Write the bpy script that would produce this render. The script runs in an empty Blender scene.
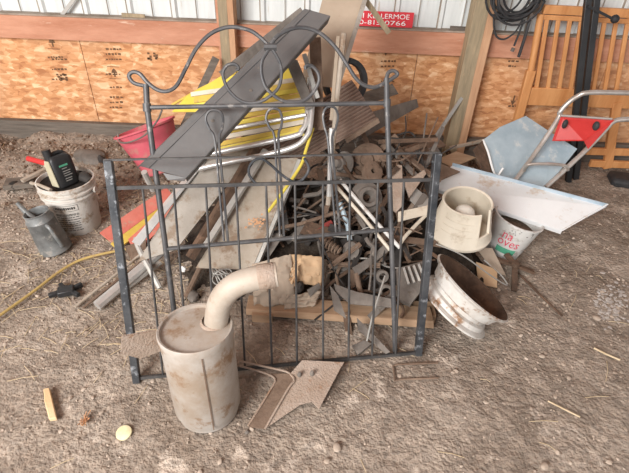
import bpy, bmesh, math, random
from mathutils import Vector, Matrix, noise
V = Vector
PI = math.pi
rng = random.Random(7)
scene = bpy.context.scene
COL = scene.collection

# ------------------------------------------------------------------ camera
F = 475.0; H = 1.55; pitch = math.radians(36); roll = math.radians(2.3)
fw = V((0, math.cos(pitch), -math.sin(pitch)))
r0 = V((1, 0, 0)); u0 = V((0, math.sin(pitch), math.cos(pitch)))
cr = r0*math.cos(roll) + u0*math.sin(roll)
cu = u0*math.cos(roll) - r0*math.sin(roll)
CP = V((0, 0, H))
cam = bpy.data.cameras.new('camera'); cam.sensor_width = 36; cam.lens = F/629*36; cam.clip_start = 0.02
co = bpy.data.objects.new('camera', cam); COL.objects.link(co)
m = Matrix((cr, cu, -fw)).transposed().to_4x4(); m.translation = CP
co.matrix_world = m
scene.camera = co

def ray(px, py): return fw + cr*((px-314.5)/F) + cu*((236.5-py)/F)
def at(px, py, y=None, z=None, x=None):
    v = ray(px, py)
    if z is not None: t = (z-H)/v.z
    elif x is not None: t = x/v.x
    else: t = y/v.y
    return CP + v*t
def S(px, py, off=0.0):                 # a point on the sloping face of the heap
    return at(px, py, y=1.5 + (310-py)*0.0038 + off)
class Plane:
    def __init__(s, A, B, deg):
        s.A = A; s.u = (B-A).normalized(); nh = V((-s.u.y, s.u.x, 0))
        a = math.radians(deg); s.w = V((0, 0, 1))*math.cos(a) + nh*math.sin(a); s.n = s.u.cross(s.w).normalized()
    def __call__(s, px, py):
        v = ray(px, py); return CP + v*((s.A-CP).dot(s.n)/v.dot(s.n))

# ------------------------------------------------------------------ materials
def mat(name, c1, c2, scale=6, rough=.75, metal=0.0, bump=.15, bscale=60, c3=None, t3=.62, stretch=(1,1,1), ramp=(.35,.65), spec=.3, detail=6):
    m = bpy.data.materials.new(name); m.use_nodes = True
    nt = m.node_tree; N = nt.nodes; L = nt.links
    b = N['Principled BSDF']; b.inputs['Roughness'].default_value = rough; b.inputs['Metallic'].default_value = metal
    b.inputs['Specular IOR Level'].default_value = spec
    tc = N.new('ShaderNodeTexCoord'); mp = N.new('ShaderNodeMapping'); mp.inputs['Scale'].default_value = stretch
    L.new(tc.outputs['Object'], mp.inputs['Vector'])
    n = N.new('ShaderNodeTexNoise'); n.inputs['Scale'].default_value = scale; n.inputs['Detail'].default_value = detail; n.inputs['Roughness'].default_value = .65
    L.new(mp.outputs[0], n.inputs['Vector'])
    r = N.new('ShaderNodeValToRGB'); r.color_ramp.elements[0].position = ramp[0]; r.color_ramp.elements[1].position = ramp[1]
    r.color_ramp.elements[0].color = (*c1, 1); r.color_ramp.elements[1].color = (*c2, 1)
    L.new(n.outputs['Fac'], r.inputs[0]); out = r.outputs[0]
    if c3:
        n3 = N.new('ShaderNodeTexNoise'); n3.inputs['Scale'].default_value = scale*2.3; n3.inputs['Detail'].default_value = 8; n3.inputs['Roughness'].default_value = .7
        mo = N.new('ShaderNodeMapping'); mo.inputs['Location'].default_value = (3.1, 7.7, 1.3); mo.inputs['Scale'].default_value = stretch
        L.new(tc.outputs['Object'], mo.inputs['Vector']); L.new(mo.outputs[0], n3.inputs['Vector'])
        r3 = N.new('ShaderNodeValToRGB'); r3.color_ramp.elements[0].position = t3-.05; r3.color_ramp.elements[1].position = t3+.05
        L.new(n3.outputs['Fac'], r3.inputs[0])
        mx = N.new('ShaderNodeMix'); mx.data_type = 'RGBA'; mx.inputs[7].default_value = (*c3, 1)
        L.new(r3.outputs[0], mx.inputs[0]); L.new(out, mx.inputs[6]); out = mx.outputs[2]
    L.new(out, b.inputs['Base Color'])
    if bump:
        nb = N.new('ShaderNodeTexNoise'); nb.inputs['Scale'].default_value = bscale; nb.inputs['Detail'].default_value = 5
        L.new(mp.outputs[0], nb.inputs['Vector'])
        bp = N.new('ShaderNodeBump'); bp.inputs['Strength'].default_value = bump; bp.inputs['Distance'].default_value = .012
        L.new(nb.outputs['Fac'], bp.inputs['Height']); L.new(bp.outputs[0], b.inputs['Normal'])
    return m

def ground_mat():
    m = mat('packed_dirt', (.215,.171,.137), (.345,.287,.238), 3.0, .95, 0, 1.0, 70, (.46,.39,.33), .6, spec=.1, detail=10)
    nt = m.node_tree; N = nt.nodes; L = nt.links; b = N['Principled BSDF']
    tc = N.new('ShaderNodeTexCoord')
    v = N.new('ShaderNodeTexVoronoi'); v.inputs['Scale'].default_value = 55
    L.new(tc.outputs['Object'], v.inputs['Vector'])
    r = N.new('ShaderNodeValToRGB'); e = r.color_ramp.elements
    e[0].position = 0; e[0].color = (.72,.72,.72,1); e[1].position = 1; e[1].color = (1.2,1.18,1.15,1)
    sep = N.new('ShaderNodeSeparateColor'); L.new(v.outputs['Color'], sep.inputs[0]); L.new(sep.outputs[0], r.inputs[0])
    old = b.inputs['Base Color'].links[0].from_socket
    mx = N.new('ShaderNodeMix'); mx.data_type = 'RGBA'; mx.blend_type = 'MULTIPLY'; mx.inputs[0].default_value = .8
    L.new(old, mx.inputs[6]); L.new(r.outputs[0], mx.inputs[7]); L.new(mx.outputs[2], b.inputs['Base Color'])
    return m

def osb_mat():
    m = bpy.data.materials.new('oriented_strand_board'); m.use_nodes = True
    nt = m.node_tree; N = nt.nodes; L = nt.links; b = N['Principled BSDF']; b.inputs['Roughness'].default_value = .8
    b.inputs['Specular IOR Level'].default_value = .2
    tc = N.new('ShaderNodeTexCoord')
    def flakes(rot, sc):
        mp = N.new('ShaderNodeMapping'); mp.inputs['Rotation'].default_value = (0, rot, 0); mp.inputs['Scale'].default_value = sc
        L.new(tc.outputs['Object'], mp.inputs['Vector'])
        nz = N.new('ShaderNodeTexNoise'); nz.inputs['Scale'].default_value = 1.3; L.new(mp.outputs[0], nz.inputs['Vector'])
        ad = N.new('ShaderNodeMix'); ad.data_type = 'RGBA'; ad.inputs[0].default_value = .25
        L.new(mp.outputs[0], ad.inputs[6]); L.new(nz.outputs['Color'], ad.inputs[7])
        v = N.new('ShaderNodeTexVoronoi'); v.inputs['Scale'].default_value = 1
        L.new(ad.outputs[2], v.inputs['Vector'])
        s = N.new('ShaderNodeSeparateColor'); L.new(v.outputs['Color'], s.inputs[0]); return s.outputs[0]
    a = flakes(.9, (24, 1, 52)); c = flakes(-.8, (26, 1, 60)); d = flakes(.15, (20, 1, 56))
    m1 = N.new('ShaderNodeMath'); m1.operation = 'ADD'; L.new(a, m1.inputs[0]); L.new(c, m1.inputs[1])
    m2 = N.new('ShaderNodeMath'); m2.operation = 'ADD'; L.new(m1.outputs[0], m2.inputs[0]); L.new(d, m2.inputs[1])
    m3 = N.new('ShaderNodeMath'); m3.operation = 'DIVIDE'; L.new(m2.outputs[0], m3.inputs[0]); m3.inputs[1].default_value = 3
    r = N.new('ShaderNodeValToRGB'); e = r.color_ramp.elements
    e[0].position = .15; e[0].color = (.40,.17,.075,1); e[1].position = .85; e[1].color = (.84,.56,.34,1)
    x = e.new(.45); x.color = (.60,.295,.135,1); x = e.new(.62); x.color = (.68,.37,.19,1)
    L.new(m3.outputs[0], r.inputs[0])
    # dust and grime in big soft patches
    n = N.new('ShaderNodeTexNoise'); n.inputs['Scale'].default_value = 2.2; n.inputs['Detail'].default_value = 8; L.new(tc.outputs['Object'], n.inputs['Vector'])
    rr = N.new('ShaderNodeValToRGB'); rr.color_ramp.elements[0].position = .42; rr.color_ramp.elements[1].position = .72
    rr.color_ramp.elements[1].color = (.6,.6,.6,1)
    L.new(n.outputs['Fac'], rr.inputs[0])
    mx = N.new('ShaderNodeMix'); mx.data_type = 'RGBA'; mx.inputs[7].default_value = (.40,.25,.16,1)
    L.new(rr.outputs[0], mx.inputs[0]); L.new(r.outputs[0], mx.inputs[6]); L.new(mx.outputs[2], b.inputs['Base Color'])
    bp = N.new('ShaderNodeBump'); bp.inputs['Strength'].default_value = .25; bp.inputs['Distance'].default_value = .004
    L.new(m3.outputs[0], bp.inputs['Height']); L.new(bp.outputs[0], b.inputs['Normal'])
    return m

M = dict(
 dirt=ground_mat(), osb=osb_mat(),
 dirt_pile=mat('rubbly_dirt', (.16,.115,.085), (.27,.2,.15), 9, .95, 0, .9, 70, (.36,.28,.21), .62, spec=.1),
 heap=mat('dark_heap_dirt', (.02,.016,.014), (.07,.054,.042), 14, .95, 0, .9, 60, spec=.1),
 siding=mat('white_steel_siding', (.58,.605,.60), (.69,.71,.70), 3, .5, 0, .03, 20, (.50,.44,.36), .66, stretch=(6,6,.7), spec=.35),
 rib=mat('rib_shade_and_flashing', (.2,.16,.12), (.35,.3,.25), 8, .8),  # painted shade tone for the rib strips, also colours the ledge flashing
 girt=mat('reddish_lumber', (.42,.185,.11), (.56,.285,.185), 3, .75, 0, .15, 30, (.62,.44,.33), .66, stretch=(1,5,5)),
 post=mat('weathered_post_wood', (.25,.2,.13), (.4,.31,.2), 5, .8, 0, .2, 40, (.5,.36,.22), .64, stretch=(6,6,.6)),
 post2=mat('warm_post_wood', (.42,.23,.13), (.58,.35,.21), 5, .8, 0, .2, 40, stretch=(6,6,.6)),
 greyboard=mat('grey_weathered_plank', (.10,.083,.07), (.19,.16,.132), 6, .85, 0, .3, 30, (.12,.095,.08), .65, stretch=(.6,6,8)),
 crib=mat('varnished_pine', (.46,.19,.065), (.62,.30,.12), 4, .5, 0, .08, 20, (.45,.19,.07), .68, stretch=(4,4,.6)),
 frame=mat('dark_tube_steel', (.06,.06,.064), (.12,.116,.116), 9, .5, .35, .06, 80, (.26,.24,.225), .63),
 frameb=mat('scraped_black_steel', (.03,.033,.038), (.085,.086,.09), 10, .45, .3, .08, 80, (.30,.31,.33), .61),
 rod=mat('dull_steel_rod', (.04,.039,.04), (.095,.088,.084), 12, .55, .35, .06, 80, (.2,.15,.11), .66),
 muff=mat('dusty_muffler_steel', (.32,.25,.19), (.46,.425,.39), 5, .55, .2, .08, 50, (.26,.165,.10), .6),
 pipe=mat('dusty_pipe_steel', (.36,.295,.235), (.47,.415,.355), 6, .65, .15, .06, 60, (.33,.24,.17), .65),
 rustd=mat('dark_rust', (.07,.045,.032), (.17,.105,.07), 12, .85, .2, .3, 70, (.24,.15,.10), .64),
 rust=mat('dusty_rust', (.13,.085,.06), (.235,.165,.12), 9, .85, .15, .25, 80, (.13,.075,.045), .64),
 plate=mat('pitted_rust_plate', (.3,.22,.165), (.40,.32,.265), 8, .8, .15, .45, 130, (.24,.13,.07), .63),
 ash=mat('dusty_grey_iron', (.125,.108,.095), (.235,.205,.18), 9, .8, .25, .2, 70, (.12,.085,.06), .64),
 dark=mat('dirty_black_iron', (.028,.025,.024), (.075,.066,.06), 10, .75, .25, .2, 70),
 gun=mat('gunmetal_sheet', (.125,.122,.122), (.165,.16,.157), 3, .55, .3, .04, 50, (.24,.22,.2), .69),
 galv=mat('dull_galvanised_sheet', (.34,.325,.30), (.46,.44,.41), 4, .6, .3, .06, 40, (.28,.22,.17), .64),
 tinplate=mat('dusty_tan_sheet', (.34,.27,.20), (.43,.345,.265), 3, .65, .1, .05, 30, (.33,.25,.18), .66),
 grey=mat('pale_grey_board', (.27,.24,.205), (.38,.345,.305), 6, .7, .1, .1, 50, (.22,.165,.12), .57),
 beige=mat('pale_dusty_board', (.30,.25,.195), (.42,.36,.30), 6, .8, 0, .12, 50, (.25,.175,.12), .57),
 alu=mat('scuffed_aluminium', (.52,.5,.48), (.66,.65,.63), 8, .38, .6, .05, 80, (.38,.33,.28), .66),
 chrome=mat('worn_chrome_tube', (.42,.38,.34), (.58,.55,.52), 8, .35, .6, .05, 80, (.28,.2,.14), .65),
 yellow=mat('faded_yellow_plastic', (.60,.47,.06), (.70,.58,.11), 6, .5, 0, .03, 60, (.55,.43,.1), .7),
 yellowp=mat('dull_mustard_paint', (.36,.25,.09), (.46,.33,.12), 8, .7, 0, .1, 60, (.3,.2,.12), .63),
 yellowd=mat('dirty_yellow_paint', (.48,.33,.06), (.62,.44,.09), 8, .7, 0, .1, 60, (.36,.24,.1), .63),
 discm=mat('pale_yellow_fibre', (.6,.52,.30), (.72,.66,.44), 30, .8, 0, .1),
 redd=mat('grimy_red_paint', (.24,.045,.04), (.34,.07,.06), 9, .7, 0, .1, 60, (.16,.08,.06), .6),
 red=mat('red_enamel', (.46,.03,.028), (.56,.045,.04), 6, .4, 0, .03, 60, (.34,.05,.04), .63),
 pinkred=mat('faded_pink_plastic', (.50,.085,.115), (.60,.14,.165), 4, .55, 0, .04, 60, (.42,.19,.16), .6),
 salmon=mat('sun_faded_red_board', (.48,.115,.085), (.58,.19,.145), 6, .75, 0, .08, 60, (.42,.26,.19), .6),
 sign=mat('red_sign_face', (.60,.035,.05), (.66,.05,.065), 4, .5, 0, 0),
 white=mat('white_paint', (.78,.78,.76), (.84,.84,.83), 4, .5, 0, 0),
 whitepl=mat('dirty_white_plastic', (.56,.54,.51), (.68,.67,.65), 7, .55, 0, .04, 60, (.36,.31,.27), .59),
 whitelow=mat('dusty_white_plastic', (.54,.50,.45), (.66,.63,.59), 5, .55, 0, .05, 60, (.33,.25,.18), .55),
 wheelw=mat('chipped_white_wheel_paint', (.47,.43,.385), (.62,.60,.57), 7, .55, .1, .15, 60, (.26,.15,.085), .575),
 cream=mat('cream_plastic', (.55,.485,.39), (.64,.575,.475), 4, .45, 0, .03, 60, (.44,.36,.27), .62),
 lamp=mat('translucent_white_plastic', (.72,.68,.6), (.76,.73,.66), 5, .3, 0, 0),
 scoop=mat('pale_blue_enamel_steel', (.33,.42,.48), (.47,.56,.61), 5, .5, .1, .05, 40, (.58,.61,.61), .61),
 gut=mat('white_coated_sheet', (.66,.67,.67), (.75,.76,.765), 3, .45, .1, .04, 40, (.55,.45,.36), .6),
 bluelip=mat('bluish_bare_edge', (.36,.46,.54), (.5,.58,.64), 8, .4, .3, 0),
 rubber=mat('black_rubber', (.022,.022,.024), (.05,.049,.05), 8, .6, 0, .1, 60, (.11,.1,.09), .68),
 blackpl=mat('black_plastic', (.018,.018,.019), (.032,.032,.033), 6, .38, 0, .02, 40),
 jugside=mat('oily_cream_plastic', (.40,.36,.25), (.5,.46,.34), 5, .5, 0, .03),
 ribmat=mat('ribbed_brown_rubber', (.16,.105,.08), (.23,.165,.13), 6, .8, 0, .2, 60, (.30,.24,.2), .66),
 card=mat('torn_cardboard', (.52,.345,.2), (.62,.43,.27), 5, .85, 0, .1, 40, (.42,.28,.17), .66),
 cardd=mat('dusty_cardboard', (.30,.235,.18), (.42,.335,.26), 6, .85, 0, .15, 50, (.3,.22,.16), .64),
 plank=mat('pallet_plank_wood', (.30,.19,.115), (.42,.28,.18), 5, .8, 0, .2, 40, (.3,.2,.13), .65, stretch=(.7,6,6)),
 chip=mat('split_wood', (.55,.37,.2), (.66,.48,.29), 6, .8, 0, .2, 60),
 stone=mat('pale_gravel', (.26,.20,.155), (.50,.41,.335), 5, .9, 0, .2, 80),
 straw=mat('dry_straw', (.46,.35,.21), (.62,.5,.34), 20, .8, 0, 0),
 leaf=mat('dry_leaves', (.42,.2,.1), (.55,.32,.18), 20, .8, 0, .1),
 ink=mat('faded_black_ink', (.10,.055,.03), (.2,.11,.06), 40, .9, 0, 0),
 inkb=mat('black_print', (.02,.02,.02), (.06,.058,.055), 20, .7, 0, 0),
 redink=mat('red_print', (.60,.05,.10), (.65,.09,.14), 20, .6, 0, 0),
 greenink=mat('green_print', (.06,.27,.17), (.1,.34,.22), 20, .6, 0, 0),
 greyink=mat('grey_print', (.22,.21,.2), (.3,.29,.27), 20, .7, 0, 0),
 oil=mat('black_grime', (.012,.011,.01), (.04,.034,.03), 20, .6, 0, .4, 60),
 ashw=mat('pale_ash', (.36,.32,.29), (.5,.46,.43), 20, .9, 0, .3, 90),
 galvcan=mat('old_galvanised_tin', (.13,.132,.13), (.27,.28,.28), 9, .5, .4, .06, 60, (.37,.35,.32), .6),
)

# ------------------------------------------------------------------ mesh building
ICO = {}
class MB:
    def __init__(s): s.bm = bmesh.new()
    def face(s, vs, smooth=False):
        try:
            f = s.bm.faces.new(vs); f.smooth = smooth; return f
        except ValueError: return None
    def hexa(s, c):                       # 8 corners: bottom ring, top ring
        v = [s.bm.verts.new(p) for p in c]
        for q in ((3,2,1,0),(4,5,6,7),(0,1,5,4),(1,2,6,5),(2,3,7,6),(3,0,4,7)): s.face([v[i] for i in q])
        return s
    def box(s, c, sx, sy, sz, rot=None):
        c = V(c); R = rot or Matrix.Identity(3)
        cs = [(-1,-1,-1),(1,-1,-1),(1,1,-1),(-1,1,-1),(-1,-1,1),(1,-1,1),(1,1,1),(-1,1,1)]
        return s.hexa([c + R @ V((a*sx/2, b*sy/2, d*sz/2)) for a, b, d in cs])
    def beam(s, a, b, w, h, up=(0,0,1)):
        a = V(a); b = V(b); d = (b-a).normalized(); up = V(up)
        sd = d.cross(up)
        if sd.length < 1e-4: sd = d.cross(V((0,1,0)))
        sd.normalize(); n = sd.cross(d)
        o = lambda p, i, j: p + sd*(i*w/2) + n*(j*h/2)
        return s.hexa([o(a,-1,-1),o(a,1,-1),o(b,1,-1),o(b,-1,-1),o(a,-1,1),o(a,1,1),o(b,1,1),o(b,-1,1)])
    def tube(s, pts, r, seg=8, closed=False, smooth_path=False, cap=True, hollow=0, r_end=None):
        pts = [V(p) for p in pts]
        if smooth_path: pts = catmull(pts, closed)
        n = len(pts); rings = []
        nrm = None
        for i, p in enumerate(pts):
            if closed: t = pts[(i+1) % n] - pts[i-1]
            else: t = pts[min(i+1, n-1)] - pts[max(i-1, 0)]
            if t.length < 1e-7: t = V((0,0,1))
            t.normalize()
            if nrm is None:
                nrm = t.orthogonal().normalized()
            nrm = (nrm - t*nrm.dot(t))
            if nrm.length < 1e-5: nrm = t.orthogonal()
            nrm.normalize(); bn = t.cross(nrm)
            rr = r if r_end is None else r + (r_end-r)*i/max(1, n-1)
            rings.append([s.bm.verts.new(p + (nrm*math.cos(2*PI*k/seg) + bn*math.sin(2*PI*k/seg))*rr) for k in range(seg)])
        m = n if closed else n-1
        for i in range(m):
            A = rings[i]; B = rings[(i+1) % n]
            for k in range(seg): s.face([A[k], A[(k+1) % seg], B[(k+1) % seg], B[k]], True)
        if cap and not closed:
            s.face(rings[0][::-1]); s.face(rings[-1])
        return s
    def lathe(s, prof, o=(0,0,0), ax=(0,0,1), seg=32, a0=0, a1=2*PI, smooth=True, ref=None):
        o = V(o); ax = V(ax).normalized()
        ex = (V(ref) - ax*V(ref).dot(ax)).normalized() if ref else (V((1,0,0)) - ax*ax.x).normalized() if abs(ax.x) < .9 else (V((0,1,0)) - ax*ax.y).normalized()
        ey = ax.cross(ex); full = abs(a1-a0-2*PI) < 1e-6
        cnt = seg if full else seg+1
        rows = []
        for (r, z) in prof:
            if r < 1e-6: rows.append([s.bm.verts.new(o + ax*z)])
            else: rows.append([s.bm.verts.new(o + ax*z + (ex*math.cos(a0+(a1-a0)*k/seg) + ey*math.sin(a0+(a1-a0)*k/seg))*r) for k in range(cnt)])
        for A, B in zip(rows, rows[1:]):
            for k in range(seg):
                k2 = (k+1) % cnt
                if len(A) == 1 and len(B) == 1: continue
                if len(A) == 1: s.face([A[0], B[k2], B[k]], smooth)
                elif len(B) == 1: s.face([A[k], A[k2], B[0]], smooth)
                else: s.face([A[k], A[k2], B[k2], B[k]], smooth)
        return s
    def prism(s, poly, th, n=None):       # polygon (3D points) thickened along its normal
        P = [V(p) for p in poly]
        if n is None:
            n = V((0,0,0))
            for i in range(len(P)): n += (P[i]-P[0]).cross(P[(i+1) % len(P)]-P[0])
        n = V(n).normalized()*th/2
        a = [s.bm.verts.new(p-n) for p in P]; b = [s.bm.verts.new(p+n) for p in P]
        s.face(a[::-1]); s.face(b)
        for i in range(len(P)):
            j = (i+1) % len(P); s.face([a[i], a[j], b[j], b[i]])
        return s
    def grid(s, f, nu, nv, smooth=True, th=0):
        g = [[s.bm.verts.new(f(i/nu, j/nv)) for i in range(nu+1)] for j in range(nv+1)]
        for j in range(nv):
            for i in range(nu): s.face([g[j][i], g[j][i+1], g[j+1][i+1], g[j+1][i]], smooth)
        return s
    def ball(s, c, r, sub=1, sq=(1,1,1), jit=0):
        if sub not in ICO:
            b = bmesh.new(); bmesh.ops.create_icosphere(b, subdivisions=max(1, sub), radius=1); b.verts.index_update()
            ICO[sub] = ([v.co.copy() for v in b.verts], [[v.index for v in f.verts] for f in b.faces]); b.free()
        R = Matrix.Rotation(rng.uniform(0, 6.28), 3, 'Z'); vs = []
        for p in ICO[sub][0]:
            k = 1 + rng.uniform(-jit, jit)
            vs.append(s.bm.verts.new(V(c) + R @ V((p.x*r*sq[0]*k, p.y*r*sq[1]*k, p.z*r*sq[2]*k))))
        for f in ICO[sub][1]: s.face([vs[q] for q in f], sub > 1)
        return s
    def build(s, name, mt, parent=None, bevel=0, solid=0, smooth=None):
        bm = s.bm
        bmesh.ops.recalc_face_normals(bm, faces=bm.faces[:])
        me = bpy.data.meshes.new(name)
        if parent is not None:
            off = wloc(parent)
        else:
            xs = [v.co for v in bm.verts]
            off = V((sum(v.x for v in xs)/len(xs), sum(v.y for v in xs)/len(xs), min(v.z for v in xs)))
        for v in bm.verts: v.co -= off
        bm.to_mesh(me); bm.free()
        me.materials.append(M[mt])
        me.set_sharp_from_angle(angle=math.radians(38))
        o = bpy.data.objects.new(name, me); COL.objects.link(o)
        if parent is not None: o.parent = parent
        else: o.location = off
        if solid:
            md = o.modifiers.new('solid', 'SOLIDIFY'); md.thickness = solid; md.offset = 0
        if bevel:
            md = o.modifiers.new('bevel', 'BEVEL'); md.width = bevel; md.segments = 2; md.limit_method = 'ANGLE'
        return o

def wloc(o):
    p = V((0,0,0))
    while o is not None: p = p + o.location; o = o.parent
    return p
def catmull(p, closed=False, k=6):
    out = []; n = len(p)
    rngi = range(n if closed else n-1)
    for i in rngi:
        g = (lambda j: p[j % n]) if closed else (lambda j: p[max(0, min(n-1, j))])
        a, b, c, d = g(i-1), g(i), g(i+1), g(i+2)
        for q in range(k):
            t = q/k
            out.append(.5*((2*b) + (c-a)*t + (2*a-5*b+4*c-d)*t*t + (3*b-a-3*c+d)*t**3))
    if not closed: out.append(p[-1])
    return out
def tag(o, label, cat, group=None, kind=None):
    if kind: o['kind'] = kind
    if label: o['label'] = label
    if cat: o['category'] = cat
    if group: o['group'] = group
    return o
def thing(name, loc, label, cat, group=None):
    o = bpy.data.objects.new(name, None); o.empty_display_size = .05; COL.objects.link(o); o.location = V(loc)
    return tag(o, label, cat, group)
def text_into(mb, s, fn, width=None, height=1.0, ext=0.0):
    cv = bpy.data.curves.new('lettering', 'FONT'); cv.body = s; cv.size = 1; cv.resolution_u = 3
    o = bpy.data.objects.new('lettering', cv); COL.objects.link(o)
    dg = bpy.context.evaluated_depsgraph_get(); dg.update()
    me = bpy.data.meshes.new_from_object(o.evaluated_get(dg))
    bpy.data.objects.remove(o)
    xs = [v.co.x for v in me.vertices]; ys = [v.co.y for v in me.vertices]
    x0, x1, y0, y1 = min(xs), max(xs), min(ys), max(ys)
    vs = [mb.bm.verts.new(fn((v.co.x-x0)/(x1-x0), (v.co.y-y0)/(y1-y0))) for v in me.vertices]
    for p in me.polygons: mb.face([vs[i] for i in p.vertices])
    bpy.data.meshes.remove(me)
    return mb

# ------------------------------------------------------------------ setting
def floor_z(x, y):
    z = .010*noise.noise(V((x*2.1, y*2.1, 0))) + .007*noise.noise(V((x*7, y*7, 3))) + .006*noise.noise(V((x*19, y*19, 8)))
    z += .005*noise.noise(V((x*40, y*40, 1))) + .003*noise.noise(V((x*75, y*75, 6)))
    if y > 2.35: z += min(.10, (y-2.35)*.13)*(.35 + .65*max(0, min(1, (-x-.2)*1.2)))*(.8+.6*noise.noise(V((x*5, y*5, 4))))
    return z - .004
mb = MB()
NX, NY = 620, 352
mb.grid(lambda a, b: V((-4+8*a, -1.2+4.55*b, floor_z(-4+8*a, -1.2+4.55*b))), NX, NY)
o = mb.build('floor', 'dirt'); o['kind'] = 'structure'

WY = 3.2
mb = MB()                                # ribbed siding: one profile swept up
prof = []; x = -4.0
while x < 4.0:
    prof += [(x, 0), (x+.105, 0), (x+.110, -.004), (x+.125, -.004), (x+.13, 0), (x+.235, 0), (x+.247, -.018), (x+.268, -.018)]
    x += .28
lo = [mb.bm.verts.new((a, WY+.05+b, -.15)) for a, b in prof]; hi = [mb.bm.verts.new((a, WY+.05+b, 2.6)) for a, b in prof]
for i in range(len(prof)-1): mb.face([lo[i], lo[i+1], hi[i+1], hi[i]])
wall = mb.build('wall_back', 'siding'); wall['kind'] = 'structure'
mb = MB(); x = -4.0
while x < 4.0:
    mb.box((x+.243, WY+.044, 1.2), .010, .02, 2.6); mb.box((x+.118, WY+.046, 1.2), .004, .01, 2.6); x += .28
mb.build('rib_shade_strip', 'rib', wall)  # thin dark strips paint in the shading lines of the siding ribs
seams = [-4, at(84,60,y=WY).x, -.6, .62, 1.86, 4]
for a, b in zip(seams, seams[1:]):
    MB().box(((a+b)/2, WY+.008, .36), b-a-.004, .012, .78).build('strand_board', 'osb', wall)
mb = MB().box((0, WY-.02, .795), 8, .04, .135); mb.build('wall_girt', 'girt', wall)
MB().box((0, WY+.01, .866), 8, .07, .012).build('ledge_flashing', 'rib', wall)
mb = MB(); mb.box((0, WY-.03, .07), 8, .04, .20); o = mb.build('baseboard_back', 'greyboard'); o['kind'] = 'structure'
# upright posts of the wall
def post(x, name, w1, w2):
    t = MB().box((x-w2*.5, WY-.075, .9), w1, .11, 2.4).build(name, 'post'); t['kind'] = 'structure'
    MB().box((x+w1*.5+.001, WY-.065, .9), w2, .13, 2.4).build('post_facing', 'post2', t)
    if name == 'trim_1': MB().box((x-w1*.5-w2*.5-.012, WY-.05, .9), .022, .06, 2.4).build('post_batten', 'girt', t)
post(-.585, 'trim_1', .055, .035)
post(.955, 'trim_2', .085, .05)
# ink stamps printed on the boards
def wallpt(px, py): return at(px, py, y=WY-.0005)
mb = MB()
def dash(px, py, w, h):
    a = wallpt(px, py)
    mb.prism([a, a+V((w,0,0)), a+V((w,0,h)), a+V((0,0,h))], .0012)
def stamp(px, py, rows, w=.075):
    for k, kind in enumerate(rows):
        y = py + k*5
        if kind == 'l':
            x = px; 
            while x < px + w*140: 
                q = rng.uniform(1.2, 3); dash(x, y, q/150, rng.uniform(.008, .014)); x += q + rng.uniform(.8, 1.6)
        elif kind == 't':
            c = wallpt(px+5, y+8)
            mb.prism([c+V((-.02,0,.02)), c+V((.02,0,.02)), c+V((.012,0,.04)), c+V((0,0,.05)), c+V((-.012,0,.04))], .0012)
            mb.prism([c+V((-.005,0,-.005)), c+V((.005,0,-.005)), c+V((.004,0,.02)), c+V((-.004,0,.02))], .0012)
            for q in ((-.04,-.02,.08,.003),(-.04,.06,.08,.003)):
                mb.prism([c+V((q[0],0,q[1])), c+V((q[0]+q[2],0,q[1])), c+V((q[0]+q[2],0,q[1]+q[3])), c+V((q[0],0,q[1]+q[3]))], .0012)
        elif kind == 'v':
            c = wallpt(px+5, y)
            mb.prism([c+V((-.018,0,.01)), c+V((0,0,-.025)), c+V((.018,0,.01))], .0012)
            mb.prism([c+V((-.005,0,.01)), c+V((.005,0,.01)), c+V((.005,0,.045)), c+V((-.005,0,.045))], .0012)
stamp(48, 38, ['t', '', '', '', 'l', '', ''], .1)
stamp(52, 60, ['l', '', 'l', '', 'l'], .11)
for k in range(14): dash(57+rng.uniform(-2, 9), 78+rng.uniform(-3, 4), .015, .012)
stamp(106, 50, ['l', 'l', 'l', '', '', 'l'], .11)
stamp(110, 68, ['t', '', '', '', 'l', '', 'l', 'l', 'l'], .09)
for k in range(12): dash(146+rng.uniform(0, 10), 57+rng.uniform(-4, 4), .014, .012)
stamp(381, 52, ['v', '', 'l', 'l', '', '', 'l', '', 'l'], .1)
stamp(508, 62, ['l', 'l', '', '', '', '', '', '', 'v', 'l'], .06)
mb.build('ink_stamp', 'ink', wall)

# ------------------------------------------------------------------ gravel, straw, heap core
GV = []
mb = MB()
def clear(x, y):
    return True
for k in range(5200):
    x = rng.uniform(-2.3, 2.3); y = .55 + 2.6*rng.random()**.9
    if abs(x) > .55 + y*.72: continue
    far = y > 2.2 and x < -.3
    r = rng.uniform(.0025, .006) if rng.random() < .9 else rng.uniform(.006, .0125)
    if far: r *= 1.5
    mb.ball((x, y, floor_z(x, y)+r*.25), r, 0, (1, rng.uniform(.6, 1), rng.uniform(.45, .8)), .25)
for k in range(1500):
    if k < 1150: x = rng.uniform(-2.3, -.45); y = rng.uniform(1.55, 3.0)
    else: x = rng.uniform(.9, 2.3); y = rng.uniform(1.2, 2.6)
    r = rng.uniform(.004, .011)
    mb.ball((x, y, floor_z(x, y)+r*.3), r, 0, (1, rng.uniform(.4, .9), rng.uniform(.4, .7)), .3)
o = mb.build('gravel', 'stone'); tag(o, 'loose pale gravel scattered all over the dirt floor', 'gravel', kind='stuff')
mb = MB()
for k in range(520):
    x = rng.uniform(-2.2, 2.2); y = rng.uniform(.7, 3.0)
    if abs(x) > .5 + y*.72: continue
    if k < 430: x = rng.uniform(-1.6, -.5); y = rng.uniform(1.25, 2.6)
    a = rng.uniform(0, PI); l = rng.uniform(.015, .06)
    z = floor_z(x, y)+.004
    mb.tube([(x-l*math.cos(a), y-l*math.sin(a), z), (x+.004, y, z+.006), (x+l*math.cos(a), y+l*math.sin(a), z)], .0012, 4)
o = mb.build('straw', 'straw'); tag(o, 'dry straw bits strewn over the dirt by the scrap heap', 'straw', kind='stuff')

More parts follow.
